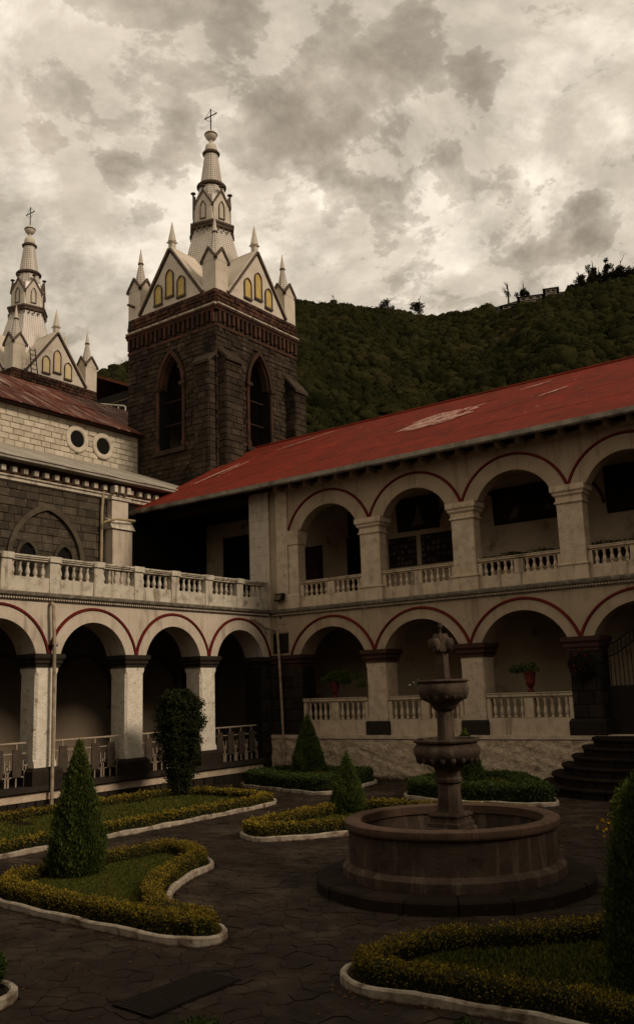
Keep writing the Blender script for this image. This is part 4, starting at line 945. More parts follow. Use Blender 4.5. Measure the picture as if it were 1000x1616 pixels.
# ------------------------------------------------------------------ TOWERS
def tower(X1, detailed, label):
    """X1 = x of the face towards the courtyard"""
    W = 5.65; Ya = 4.15; Yb = Ya + W; X0 = X1 - W; cx, cy = X1 - W / 2, Ya + W / 2; ZT = 20.2
    T = empty('bell_tower', (cx, cy, 0), label, 'tower')
    FX = lambda u, w_, z_: (X1 + w_, Ya + u, z_)      # +X face
    FY = lambda u, w_, z_: (X1 - u, Ya - w_, z_)      # -Y face, u from the near corner
    zb = 8.0 if detailed else 13.0
    uo = W / 2; hw = .74; zs = 16.3; ap = 17.85; sill = 13.35
    # walls with real openings
    for fr, nm in ((FX, 'x'), (FY, 'y')):
        mb = MB(); th = .7
        mb.box((0 if nm == 'x' else .7, -th, zb), (uo - hw, -.04, 18.5), fr); mb.box((uo + hw, -th, zb), (W, -.04, 18.5), fr)
        mb.box((uo - hw, -th, zb), (uo + hw, -.04, sill), fr)
        A_ = pt_arc(uo, hw, zs, ap)
        for i in range(len(A_) - 1):
            (ua, za), (ub, zb_) = A_[i], A_[i + 1]
            mb.add([fr(ua, -.04, za), fr(ub, -.04, zb_), fr(ub, -.04, 18.5), fr(ua, -.04, 18.5), fr(ua, -th, za), fr(ub, -th, zb_), fr(ub, -th, 18.5), fr(ua, -th, 18.5)],
                [(0, 1, 2, 3), (7, 6, 5, 4), (0, 4, 5, 1)])
        mb.build('wall', 'mortar_dark', T, recalc=False)
    MB().box((X0, Yb - .5, zb), (X1 - .7, Yb, 18.5)).box((X0, Ya + .7, zb), (X0 + .5, Yb - .5, 18.5)).build('wall', 'stone_tower', T)
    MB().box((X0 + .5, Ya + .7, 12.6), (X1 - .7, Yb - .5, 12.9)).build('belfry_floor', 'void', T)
    def rj(u0, u1, z0, z1):
        zm = (z0 + z1) / 2
        if zm < sill - .2 or zm > ap + .2: return [(u0, u1)]
        w2 = hw + .2 if zm < zs else (hw + .2) * math.sqrt(max(0, 1 - ((zm - zs) / (ap + .25 - zs)) ** 1.7))
        o = []
        if u0 < uo - w2: o.append((u0, min(u1, uo - w2)))
        if u1 > uo + w2: o.append((max(u0, uo + w2), u1))
        return o
    if detailed:
        blocks(T, 'tower_block', 'stone_tower', FX(0, -.04, 0), (0, 1, 0), (1, 0, 0), courses(0, W, 11.6, 18.42, .36, .21, rj, ju=.55), .045, limit=150, gap=.012, jit=.7)
        blocks(T, 'tower_block', 'stone_tower', FY(0, -.04, 0), (-1, 0, 0), (0, -1, 0), courses(0, W, 10.6, 18.42, .36, .21, rj, ju=.55), .045, limit=150, gap=.012, jit=.7)
    for fr in (FX, FY):
        f_ = pt_band(T, fr, uo, hw - .02, zs, ap, .17, -.06, .07, 'brick_red', 'arch_surround')
        pt_band(T, fr, uo, hw - .10, zs, ap - .08, .09, -.4, -.05, 'brick_red', 'inner_arch')
        for s_ in (-1, 1):
            u = uo + s_ * (hw + .08)
            MB().lathe(fr(u, .0, sill), [(.13, 0), (.13, .25), (.085, .3), (.085, zs - sill - .25), (.14, zs - sill - .1), (.15, zs - sill)], 10).build('jamb_shaft', 'brick_red', T)
            MB().box((u - .17, -.05, zs - .12), (u + .17, .17, zs + .04), fr).build('jamb_capital', 'stone_tower', T)
        MB().box((uo - hw - .25, -.3, sill - .2), (uo + hw + .25, .14, sill), fr).build('sill', 'stone_tower', T)
        for zz in (14.6, 15.7): MB().box((uo - hw, -.45, zz), (uo + hw, -.38, zz + .06), fr).build('belfry_bar', 'wood_dark', T)
        # corbel table
        MB().box((-.0, -.05, 18.42), (W, .04, 18.56), fr).build('corbel_course', 'brick_red', T)
        MB().box((-.0, -.1, 18.56), (W, -.02, 19.16), fr).build('corbel_field', 'stone_tower', T)
        n = 19
        for i in range(n):
            u = (i + .5) * W / n; MB().box((u - .075, -.03, 18.62 + (.08 if i % 2 else 0)), (u + .075, .11, 19.16), fr).build('corbel', 'brick_red', T)
        moulding(T, fr, -.12, W, [(.12, 19.16), (.14, 19.24), (.2, 19.3), (.2, 19.36)], 'brick_red', 'cornice', back=-.1)
        for i in range(5):
            moulding(T, fr, -.17 + i * W / 5 + .04, -.17 + (i + 1) * W / 5 + .09, [(.22, 19.36), (.26, 19.39), (.26, 19.43)], 'balustrade', 'weathering_slab', back=-.1)
        blocks(T, 'band_brick', 'brick_red', fr(0, -.06, 0), (0, 1, 0) if fr is FX else (-1, 0, 0), (1, 0, 0) if fr is FX else (0, -1, 0), courses(0, W, 19.45, 20.18, .36, .18), .12, limit=90 if detailed else 40, gap=.018)
        MB().box((-.0, -.5, 19.36), (W, -.02, ZT - .01), fr).build('parapet_wall', 'mortar_dark', T)
    # buttresses with sloped tops
    def butt(fr, u0, u1, w_, zt, zt0):
        b = MB(); b.add([fr(u0, -.05, 10), fr(u1, -.05, 10), fr(u1, w_, 10), fr(u0, w_, 10), fr(u0, -.05, zt), fr(u1, -.05, zt), fr(u1, w_, zt0), fr(u0, w_, zt0)],
            [(0, 1, 2, 3), (4, 5, 6, 7), (0, 1, 5, 4), (1, 2, 6, 5), (2, 3, 7, 6), (3, 0, 4, 7)])
        o = b.build('buttress', 'mortar_dark', T)
        if detailed:
            out = Vector(fr(0, 1, 0)) - Vector(fr(0, 0, 0)); ud = Vector(fr(1, 0, 0)) - Vector(fr(0, 0, 0))
            blocks(o, 'stone', 'stone_tower', tuple(Vector(fr(0, w_ - .01, 0))), tuple(ud), tuple(out), courses(u0, u1, 11.5, zt0 - .02, .5, .28), .04, gap=.02)
            blocks(o, 'stone', 'stone_tower', tuple(Vector(fr(u0 + .01, 0, 0))), tuple(out), tuple(-ud), courses(0, w_, 11.5, zt0 - .02, .5, .28), .04, gap=.02)
            blocks(o, 'stone', 'stone_tower', tuple(Vector(fr(u1 - .01, 0, 0))), tuple(out), tuple(ud), courses(0, w_, 11.5, zt0 - .02, .5, .28), .04, gap=.02)
        MB().add([fr(u0 - .08, -.04, zt + .12), fr(u1 + .08, -.04, zt + .12), fr(u1 + .08, w_ + .12, zt0 - .02), fr(u0 - .08, w_ + .12, zt0 - .02), fr(u0 - .08, -.04, zt - .06), fr(u1 + .08, -.04, zt - .06), fr(u1 + .08, w_ + .12, zt0 - .16), fr(u0 - .08, w_ + .12, zt0 - .16)],
            [(0, 1, 2, 3), (7, 6, 5, 4), (0, 4, 5, 1), (1, 5, 6, 2), (2, 6, 7, 3), (3, 7, 4, 0)]).build('buttress_cap', 'stone_tower', o)
    butt(FX, .12, 1.15, .42, 17.4, 16.95); butt(FX, 4.75, 5.55, .55, 17.3, 16.6)
    butt(FY, .12, 1.0, .36, 17.2, 16.85)
    # gables on the four sides, corner turrets, spire
    hwg = 1.92; zg = 22.78
    FX2 = lambda u, w_, z_: (X0 - w_, Ya + u, z_); FY2 = lambda u, w_, z_: (X1 - u, Yb + w_, z_)
    for fr in (FX, FY, FX2, FY2):
        g = MB().prism([fr(uo - hwg, .02, ZT), fr(uo + hwg, .02, ZT), fr(uo, .02, zg)], [fr(uo - hwg, -.25, ZT), fr(uo + hwg, -.25, ZT), fr(uo, -.25, zg)]).build('gable', 'cream', T)
        # raking coping: sloping tiled back roof + dark edge
        for s_ in (-1, 1):
            a_ = (uo + s_ * (hwg + .12), ZT + .02); b_ = (uo, zg + .18)
            d = Vector((b_[0] - a_[0], b_[1] - a_[1])).normalized(); nn = Vector((-d.y, d.x)) * (1 if s_ < 0 else -1)
            pr_ = [(0, 0), (.13, 0), (.13, .34), (0, .34)]
            def cp(p, t_, w_): return fr(p[0] + nn.x * t_, w_, p[1] + nn.y * t_)
            MB().prism([cp(a_, -.03, .10), cp(a_, .07, .10), cp(a_, .07, -.28), cp(a_, -.03, -.28)], [cp(b_, -.03, .10), cp(b_, .07, .10), cp(b_, .07, -.28), cp(b_, -.03, -.28)]).build('raking_moulding', 'trim_dark', g)
            MB().prism([cp(a_, .07, .08), cp(a_, .13, .08), cp(a_, .13, -1.5), cp(a_, .07, -1.5)], [cp(b_, .07, .08), cp(b_, .13, .08), cp(b_, .13, -1.5), cp(b_, .07, -1.5)]).build('gable_roof', 'cream', g)
        # three lancets
        for du, z0, z1, z2 in ((-.74, 20.42, 21.12, 21.42), (0, 20.62, 21.62, 21.95), (.74, 20.42, 21.12, 21.42)):
            I = pt_arc(uo + du, .22, z1 - .05, z2 - .06, 8); l = MB()
            pts = [(uo + du - .22, z0)] + I + [(uo + du + .22, z0)]
            l.prism([fr(u, .02, z_) for u, z_ in pts], [fr(u, .045, z_) for u, z_ in pts]); l = l.build('lancet_window', 'yellow_glass' if detailed else 'yellow_pale', g)
            pt_band(l, fr, uo + du, .22, z1 - .05, z2 - .06, .035, .02, .10, 'trim_dark', 'window_frame', z0)
            MB().box((uo + du - .28, .02, z0 - .09), (uo + du + .28, .12, z0), fr).build('window_sill', 'trim_dark', l)
        # finial on the gable apex
        c = Vector(fr(uo, -.12, zg + .1))
        f_ = MB().lathe(c, [(.17, 0), (.17, .38), (.25, .42), (.27, .46), (.2, .50)], 4, PI / 4).build('gable_finial', 'cream', g)
        MB().lathe(c + Vector((0, 0, .5)), [(.2, 0), (.11, .45), (.012, 1.0)], 8).build('finial_spike', 'cream', f_)
    def gablet(c, hw_, z0, z1, parent):
        for i in range(4):
            dx, dy = [(1, 0), (0, -1), (-1, 0), (0, 1)][i]; tx_, ty_ = -dy, dx
            def q(t_, o_, z_): return (c[0] + dx * (hw_ + o_) + tx_ * t_, c[1] + dy * (hw_ + o_) + ty_ * t_, z_)
            MB().prism([q(-hw_, 0, z0), q(hw_, 0, z0), q(0, 0, z1)], [q(-hw_, -hw_ * .98, z0), q(hw_, -hw_ * .98, z0), q(0, -hw_ * .98, z1)]).build('turret_gablet', 'cream', parent)
            for s_ in (-1, 1):
                MB().prism([q(s_ * (hw_ + .07), .07, z0 - .06), q(s_ * (hw_ + .07), .07, z0 + .07), q(s_ * (hw_ + .07), -.06, z0 + .07), q(s_ * (hw_ + .07), -.06, z0 - .06)],
                           [q(0, .07, z1 - .02), q(0, .07, z1 + .14), q(0, -.06, z1 + .14), q(0, -.06, z1 - .02)]).build('gablet_moulding', 'trim_dark', parent)
    for (px, py) in ((X1 - .40, Ya + .40), (X1 - .40, Yb - .40), (X0 + .40, Ya + .40), (X0 + .40, Yb - .40)):
        t_ = MB().box((px - .40, py - .40, ZT - .01), (px + .40, py + .40, 21.6)).build('corner_turret', 'cream', T)
        gablet((px, py), .41, 21.6, 22.15, t_)
        uvcone(t_, (px, py, 21.75), .36, .10, 1.35, 'turret_spire')
        MB().lathe((px, py, 23.1), [(.13, 0), (.15, .04), (.13, .08)], 8).build('turret_ring', 'trim_dark', t_)
        MB().lathe((px, py, 23.18), [(.12, 0), (.012, .75)], 8).build('turret_tip', 'cream', t_)
        if (px, py) != (X1 - .40, Ya + .40): MB().box((px - .06, py - .8, 20.75), (px + .06, py - .4, 20.83)).build('spout', 'trim_dark', t_)
    # main spire
    HP = -PI / 4 - PI / 6
    def octa(parent, r0, z0, r1, z1, nm, m_='cream_tile', seg=6): uvcone(parent, (cx, cy, z0), r0, r1, z1 - z0, nm, seg, m_, ph=HP)
    octa(T, 2.25, 20.2, 1.02, 24.75, 'spire_base')
    MB().lathe((cx, cy, 24.72), [(1.0, 0), (1.16, .10), (1.16, .2), (1.22, .24), (1.22, .34), (.95, .36)], 6, -PI / 4).build('spire_cornice', 'trim_dark', T)
    dr_ = MB()
    for i in range(24):
        a_ = 2 * PI * i / 24; dr_.lathe((cx + 1.06 * math.cos(a_), cy + 1.06 * math.sin(a_), 24.56), [(.05, 0), (.05, .18)], 4)
    dr_.build('spire_cornice_teeth', 'trim_dark', T, kind='stuff')
    octa(T, 1.0, 25.05, .86, 26.6, 'lantern', 'cream_tile')
    octa(T, .86, 26.2, .60, 27.3, 'lantern_cap', 'cream_tile', 12)
    for i in range(6):
        a_ = -PI / 4 + PI / 6 + PI / 3 * i; n_ = Vector((math.cos(a_), math.sin(a_), 0)); t2 = Vector((-n_.y, n_.x, 0)); ap_ = .88
        def q(t_, o_, z_): return tuple(Vector((cx, cy, z_)) + n_ * (ap_ + o_) + t2 * t_)
        g = MB().prism([q(-.44, 0, 25.1), q(.44, 0, 25.1), q(.44, 0, 26.05), q(0, 0, 26.72), q(-.44, 0, 26.05)], [q(-.44, -.2, 25.1), q(.44, -.2, 25.1), q(.44, -.2, 26.05), q(0, -.2, 26.72), q(-.44, -.2, 26.05)]).build('lantern_gablet', 'cream', T)
        for s_ in (-1, 1):
            MB().prism([q(s_ * .5, .06, 25.90), q(s_ * .5, .06, 26.03), q(s_ * .5, -.1, 26.03), q(s_ * .5, -.1, 25.90)], [q(0, .06, 26.72), q(0, .06, 26.85), q(0, -.1, 26.85), q(0, -.1, 26.72)]).build('gablet_moulding', 'trim_dark', g)
        fr8 = lambda u, w_, z_: q(u, w_, z_)
        pt_band(g, fr8, 0,   .13, 25.85, 26.2, .03, 0, .05, 'trim_dark', 'niche_frame', 25.3)
        MB().box((-.17, 0, 25.26), (.17, .06, 25.3), fr8).build('niche_sill', 'trim_dark', g)
        MB().lathe(q(0, .02, 26.86), [(.05, 0), (.05, .08), (.13, .12), (.13, .16), (.04, .2)], 8).build('gablet_knob', 'trim_dark', g)
    MB().lathe((cx, cy, 27.25), [(.60, 0), (.72, .05), (.74, .13), (.68, .2), (.5, .22)], 20).build('spire_ring', 'trim_dark', T, smooth=True)
    octa(T, .56, 27.45, .33, 29.2, 'upper_spire', 'cream_tile', 16)
    MB().lathe((cx, cy, 29.1), [(.33, 0), (.42, .05), (.44, .13), (.38, .2), (.3, .22)], 20).build('spire_ring', 'trim_dark', T, smooth=True)
    MB().lathe((cx, cy, 29.3), [(.30, 0), (.31, .2), (.26, .38), (.12, .48), (.09, .6), (.10, .66)], 16).build('spire_neck', 'cream', T, smooth=True)
    MB().lathe((cx, cy, 29.95), [(.08, 0), (.17, .05), (.27, .17), (.30, .30), (.27, .42), (.17, .52), (.05, .58)], 16).build('spire_ball', 'cream', T, smooth=True)
    MB().lathe((cx, cy, 30.24), [(.30, 0), (.33, .02), (.33, .06), (.30, .08)], 16).build('ball_band', 'trim_dark', T)
    zc = 31.35
    c_ = MB().tube([(cx, cy, 30.45), (cx, cy, 31.75)], .03, 6).build('cross', 'iron', T)
    MB().tube([(cx - .42, cy, zc), (cx + .42, cy, zc)], .028, 6).build('cross_arm', 'iron', c_)
    MB().tube([(cx - .40, cy, zc), (cx, cy, zc + .36), (cx + .40, cy, zc), (cx, cy, zc - .34), (cx - .40, cy, zc)], .012, 5).build('cross_rays', 'iron', c_)
    return T
def uvcone(parent, c, r0, r1, h, name, seg=8, mt='cream_tile', smooth=False, ph=0.0):
    me = bpy.data.meshes.new(name); vs = []; fs = []; uv = []; nrow = max(1, int(h / .8))
    for i in range(seg):
        a0, a1 = 2 * PI * (i + .5) / seg + ph, 2 * PI * (i + 1.5) / seg + ph
        for k in range(nrow):
            ra, rb = r0 + (r1 - r0) * k / nrow, r0 + (r1 - r0) * (k + 1) / nrow; za, zb = c[2] + h * k / nrow, c[2] + h * (k + 1) / nrow
            n = len(vs)
            vs += [(c[0] + ra * math.cos(a0), c[1] + ra * math.sin(a0), za), (c[0] + ra * math.cos(a1), c[1] + ra * math.sin(a1), za), (c[0] + rb * math.cos(a1), c[1] + rb * math.sin(a1), zb), (c[0] + rb * math.cos(a0), c[1] + rb * math.sin(a0), zb)]
            fs.append((n, n + 1, n + 2, n + 3)); ca, cb = ra * math.sin(PI / seg), rb * math.sin(PI / seg)
            if seg > 8: uv += [(i * ca * 2, za), ((i + 1) * ca * 2, za), ((i + 1) * ca * 2, zb), (i * ca * 2, zb)]
            else: uv += [(-ca, za), (ca, za), (cb, zb), (-cb, zb)]
    me.from_pydata(vs, [], fs); ul = me.uv_layers.new(name='UVMap')
    for i, q in enumerate(uv): ul.data[i].uv = q
    return link(name, me, mt, parent)
tower(-6.1, True, 'nearer square dark stone bell tower with white gables and spire beside the red roof')
tower(-20.86, False, 'farther bell tower at the left edge, its white spire rising behind the rusty church roof')

ld = empty('ladder', (-20.4, 4.9, 19.6), 'thin metal ladder leaning beside the near gable of the farther tower', 'ladder')
for dy in (0, .42): MB().tube([(-20.3, 4.78 + dy * .8, 21.35), (-20.0, 4.78 + dy, 19.3)], .03, 5).build('rail', 'iron', ld)
for i in range(7): MB().tube([(-20.29 + i * .042, 4.78, 21.2 - i * .28), (-20.29 + i * .042, 5.14, 21.2 - i * .28)], .022, 5).build('rung', 'iron', ld)
# house between the towers
hs = empty('village_house', (-34.5, 22, 20), 'small house with a red tiled gable roof and white balcony rail between the two towers', 'house')
box('wall', (-38.5, 22, 8), (-30.5, 27, 26.0), 'house_dark', hs)
for zz in range(3): box('wall_band', (-38.4, 21.9, 22.6 + zz * 1.3), (-30.6, 21.98, 22.72 + zz * 1.3), 'trim_dark', hs)
MB().add([(-39, 21.2, 24.9), (-34.6, 21.2, 27.6), (-30, 21.2, 25.6), (-39, 28, 24.9), (-34.6, 28, 27.6), (-30, 28, 25.6), (-39, 21.2, 24.75), (-34.6, 21.2, 27.4), (-30, 21.2, 25.4)], [(0, 1, 4, 3), (1, 2, 5, 4), (0, 6, 7, 1), (1, 7, 8, 2)]).build('roof', 'roof_tile', hs)
MB().tube([(-35.2, 21, 25.4), (-31, 20.8, 24.2)], .07).build('balcony_rail', 'balustrade', hs)
MB().tube([(-35.2, 21, 24.8), (-31, 20.8, 23.6)], .05).build('balcony_rail', 'balustrade', hs)
for i in range(6): MB().tube([(-35.1 + i * .8, 21, 25.4 - i * .23), (-35.1 + i * .8, 21, 24.3 - i * .23)], .05).build('balcony_post', 'balustrade', hs)

# ------------------------------------------------------------------ hill houses and skyline trees
def hill_house(azd, Dt, wd, h, label, dz=0.0, storeys=1):
    x = OX - Dt * math.sin(R(azd)); y = OY + Dt * math.cos(R(azd)); z0 = float(hill_h(np.array([x]), np.array([y]))[0]) + dz
    e = empty('hill_house', (x, y, z0), label, 'house', 'houses on the hilltop')
    a_ = R(azd); ux, uy = math.cos(a_), math.sin(a_); fx, fy = math.sin(a_), -math.cos(a_)
    fr = lambda u, w_, z_: (x + ux * u + fx * w_, y + uy * u + fy * w_, z0 + z_)
    MB().box((-wd / 2, -3, -8), (wd / 2, 0, h), fr).build('wall', 'house_wall', e)
    MB().add([fr(-wd / 2 - .8, .9, h - .1), fr(wd / 2 + .8, .9, h - .1), fr(wd / 2 + .8, -3.8, h - .1), fr(-wd / 2 - .8, -3.8, h - .1), fr(-wd / 2 + .6, -1.5, h + .9), fr(wd / 2 - .6, -1.5, h + .9)],
        [(0, 1, 5, 4), (1, 2, 5), (2, 3, 4, 5), (3, 0, 4), (0, 3, 2, 1)]).build('roof', 'house_dark', e)
    for s_ in range(storeys):
        n = max(2, int(wd / 2))
        for i in range(n):
            u = -wd / 2 + (i + .5) * wd / n; zz = .25 + s_ * 1.3
            wn = MB().box((u - .55, .0, zz), (u + .55, .06, zz + .6), fr).build('window', 'house_dark', e)
            MB().box((u - .65, .0, zz - .12), (u + .65, .12, zz), fr).build('window_sill', 'house_wall', wn)
        MB().box((-wd / 2, .0, .0 + s_ * 1.3), (wd / 2, .6, .1 + s_ * 1.3), fr).build('balcony', 'house_wall', e)
hill_house(23.3, 252, 3.8, 1.1, 'lowest and leftmost house on the hilltop, next to a bare tree', 1.0)
hill_house(21.9, 252, 6.2, 1.2, 'long middle house on the hilltop with dark roof', 1.5)
hill_house(20.6, 252, 3.0, 2.6, 'tallest hilltop house, right of the long one, with two floors', 1.4, 2)
sky_tree(23.35, 268, 8.5, 2.2, 'thin nearly bare tree left of the hilltop houses', bare=True)
sky_tree(22.35, 266, 6.5, 2.4, 'round dark tree between the first two hilltop houses')
for azd, h, rr_, lb in ((17.9, 10, 2.6, 'tall ragged tree on the skyline right of the hilltop houses'), (17.1, 9, 2.4, 'ragged tree beside the tallest skyline tree on the right'), (16.2, 8, 3.0, 'broad tree on the skyline near the right edge'), (34.9, 7.5, 1.5, 'thin spiky tree on the skyline above the red roof middle'), (35.8, 6, 3, 'bushy skyline tree just right of the nearer tower'),
        (31.3, 6, 3.4, 'rounded crown on the skyline above the middle of the ridge'), (29.2, 8, 3.2, 'larger crown left of the dip in the ridge'), (37.1, 7, 1.6, 'small thin tree on the skyline touching the nearer tower'),
        (49.2, 11, 2.4, 'feathery tree just left of the nearer tower'), (50.1, 11, 2.2, 'feathery tree between the towers'), (51.0, 10, 1.6, 'slender tree right of the farther tower')):
    sky_tree(azd, 268, h, rr_, lb)

# ------------------------------------------------------------------ FOUNTAIN
fx, fy = FC
FT = empty('fountain', (fx, fy, 0), 'tall brown stone fountain with two bowls rising from a round basin in the courtyard', 'fountain')
# plinth in separate curved stones
def sector(r0, r1, a0, a1, z0, z1, n=4, bev=.02):
    def rg(i_, z_):
        return [(fx + (r1 - i_) * math.cos(a0 + (a1 - a0) * k / n), fy + (r1 - i_) * math.sin(a0 + (a1 - a0) * k / n), z_) for k in range(n + 1)] + [(fx + r0 * math.cos(a1 - (a1 - a0) * k / n), fy + r0 * math.sin(a1 - (a1 - a0) * k / n), z_) for k in range(n + 1)]
    return MB().rings([rg(0, z0), rg(0, z1 - bev), rg(bev, z1)])
N = 18
for i in range(N):
    sector(1.3, 1.86 + random.uniform(-.012, .012), 2 * PI * i / N + .004, 2 * PI * (i + 1) / N - .004, -.03, .16 + random.uniform(-.004, .004), 4, .03).build('plinth_stone', 'fount_dark', FT)
ba = MB(); Rw = [(1.49, .12), (1.50, .16), (1.50, .28), (1.455, .33), (1.415, .34), (1.405, .70), (1.42, .75), (1.27, .752), (1.25, .45), (1.25, .12)]
ba.rings([[(fx + r0 * math.cos(2 * PI * k / 72), fy + r0 * math.sin(2 * PI * k / 72), z0) for k in range(72)] for r0, z0 in Rw]).build('basin_wall', 'fount', FT, smooth=True)
for i in range(14):
    a0, a1 = 2 * PI * i / 14 + .002, 2 * PI * (i + 1) / 14 - .002; rs = []
    prf = [(1.24, .752), (1.24, .86), (1.27, .876), (1.42, .876), (1.455, .86), (1.462, .80), (1.45, .765), (1.43, .752)]
    for k in range(7):
        a_ = a0 + (a1 - a0) * k / 6; rs.append([(fx + r0 * math.cos(a_), fy + r0 * math.sin(a_), z0) for r0, z0 in prf])
    MB().rings(rs).build('rim_stone', 'fount_rim', FT, smooth=True)
MB().add([(fx + 1.26 * math.cos(2 * PI * k / 48), fy + 1.26 * math.sin(2 * PI * k / 48), .46) for k in range(48)], [tuple(range(48))]).build('water', 'water', FT)
MB().add([(fx + 1.4 * math.cos(2 * PI * k / 48), fy + 1.4 * math.sin(2 * PI * k / 48), .13) for k in range(48)], [tuple(range(48))]).build('basin_floor', 'fount_dark', FT)
def sqr(prof, nm, mt='fount', seg=4, ph=PI / 4, k=math.sqrt(2)):
    return MB().lathe((fx, fy, 0), [(r0 * k, z0) for r0, z0 in prof], seg, ph).build(nm, mt, FT)
sqr([(.26, .13), (.26, .72), (.25, .735), (.235, .74), (.235, .79), (.215, .81), (.205, .86), (.225, .88), (.225, .90), (.19, .935)], 'pedestal_base')
sqr([(.17, .93), (.16, 1.0), (.145, 1.32)], 'pedestal_shaft', seg=8, ph=PI / 8, k=1.06)
sqr([(.15, 1.31), (.19, 1.33), (.20, 1.37), (.175, 1.40), (.185, 1.48), (.22, 1.56)], 'pedestal_collar', seg=16, ph=0, k=1)
def bowl(prof, nm, rg_, zg, n, sr):
    b = MB().lathe((fx, fy, 0), prof, 40).build(nm, 'fount', FT, smooth=True)
    me = None
    for i in range(n):
        a_ = 2 * PI * (i + .5) / n
        gp = [(.25, -1.0), (.6, -.7), (.95, -.2), (1.0, .2), (.75, .7), (.3, 1.0)]
        if me is None:
            o = MB().lathe((0, 0, 0), [(r0 * sr, z0 * sr * 1.35) for r0, z0 in gp], 8).build('gadroon', 'fount', None, smooth=True); me = o.data; bpy.data.objects.remove(o)
        link('gadroon', me, None, b, (fx + rg_ * math.cos(a_), fy + rg_ * math.sin(a_), zg))
    return b
bowl([(.16, 1.50), (.24, 1.545), (.34, 1.58), (.43, 1.65), (.465, 1.72), (.46, 1.78), (.425, 1.83), (.42, 1.85), (.455, 1.865), (.465, 1.89), (.455, 1.91), (.41, 1.905), (.37, 1.82), (.2, 1.74), (.05, 1.74)], 'lower_bowl', .395, 1.64, 18, .045)
sqr([(.12, 1.74), (.115, 1.95), (.10, 2.30)], 'middle_shaft', seg=8, ph=PI / 8, k=1.06)
bowl([(.09, 2.28), (.15, 2.31), (.17, 2.35), (.20, 2.39), (.29, 2.44), (.345, 2.51), (.362, 2.58), (.345, 2.64), (.325, 2.67), (.355, 2.685), (.362, 2.70), (.352, 2.72), (.31, 2.715), (.27, 2.64), (.1, 2.6), (.03, 2.6)], 'upper_bowl', .305, 2.49, 16, .035)
sqr([(.085, 2.6), (.075, 3.12)], 'top_shaft', k=1.25)
sqr([(.08, 3.08), (.11, 3.11), (.115, 3.16), (.115, 3.30), (.10, 3.34), (.09, 3.36)], 'head_block', seg=8, ph=PI / 8, k=1.08)
for i in range(4):
    a_ = PI / 2 * i; c = Vector((fx + .145 * math.cos(a_), fy + .145 * math.sin(a_), 3.20))
    h_ = MB().lathe(c, [(.02, -.085), (.045, -.06), (.055, 0), (.06, .04), (.045, .08), (.02, .095)], 10).build('carved_head', 'fount', FT, smooth=True)
    MB().lathe(c + Vector((.05 * math.cos(a_), .05 * math.sin(a_), -.02)), [(.008, -.02), (.018, 0), (.008, .02)], 6).build('spout', 'fount_dark', h_)
MB().lathe((fx, fy, 3.35), [(.03, 0), (.015, .03), (.012, .07), (.03, .09), (.035, .12), (.02, .14), (.03, .16), (.01, .18)], 8).build('finial', 'fount', FT, smooth=True)

# ------------------------------------------------------------------ STEPS, GATE
ST = empty('stone_steps', (12.19, -1.2, 0), 'dark semicircular stone steps climbing to the gated arch on the right', 'steps')
sc_ = (12.19, -.13)
rad_ = [2.72, 2.46, 2.2, 1.94, 1.68, 1.42]; zt_ = [.21, .42, .63, .84, 1.05, 1.255]
for s_, (r1, zt) in enumerate(zip(rad_, zt_)):
    n = int(PI * r1 / .62)
    for i in range(n):
        a0 = PI + PI * i / n + .006; a1 = PI + PI * (i + 1) / n - .006
        r0 = r1 - .42 if s_ < 5 else 0.05
        def rg(i_, z_): return [(sc_[0] + (r1 - i_) * math.cos(a0 + (a1 - a0) * k / 4), sc_[1] + (r1 - i_) * math.sin(a0 + (a1 - a0) * k / 4), z_) for k in range(5)] + [(sc_[0] + r0 * math.cos(a1 - (a1 - a0) * k / 4), sc_[1] + r0 * math.sin(a1 - (a1 - a0) * k / 4), z_) for k in range(5)]
        z0 = zt - .24 if s_ else -.03
        MB().rings([rg(.03, z0), rg(.03, zt - .07), rg(-.01, zt - .055), rg(-.01, zt - .015), rg(.01, zt)]).build('step_stone', 'step' if s_ < 5 else 'step', ST)
GT = empty('iron_gate', (12.3, .35, zF), 'black wrought iron gate with a wavy top in the right lower arch', 'gate')
mb = MB()
g0, g1 = 11.05, 13.4; gy = .35
def gtop(x): return 3.55 + .5 * (.5 - .5 * math.cos(min(1, (x - g0) / 1.15) * PI)) if x < 12.2 else 3.55 + .5 * (.5 - .5 * math.cos(min(1, (g1 - x) / 1.15) * PI))
n = 22
for i in range(n):
    x = g0 + (g1 - g0) * i / (n - 1); MB().tube([(x, gy, 2.5), (x, gy, gtop(x))], .012 if i % 7 else .025, 5).build('bar', 'iron', GT)
for dz in (0, -.3):
    MB().tube([(g0 + (g1 - g0) * i / 30, gy, gtop(g0 + (g1 - g0) * i / 30) + dz) for i in range(31)], .018, 5).build('rail', 'iron', GT)
for a_, b_ in ((g0, 12.2), (12.25, g1)): MB().box((a_, gy - .02, zF), (b_, gy + .02, 2.5)).build('kick_panel', 'iron', GT)
rb = empty('clay_block', (9.3, -.9, 0), 'small red clay block lying at the foot of the steps', 'block')
MB().add([(9.12, -1.0, .02), (9.4, -1.05, .02), (9.42, -.8, .02), (9.14, -.78, .02), (9.14, -.98, .27), (9.36, -1.0, .17), (9.38, -.82, .17), (9.16, -.8, .27)], [(3, 2, 1, 0), (4, 5, 6, 7), (0, 1, 5, 4), (1, 2, 6, 5), (2, 3, 7, 6), (3, 0, 4, 7)]).build('block', 'terracotta', rb)

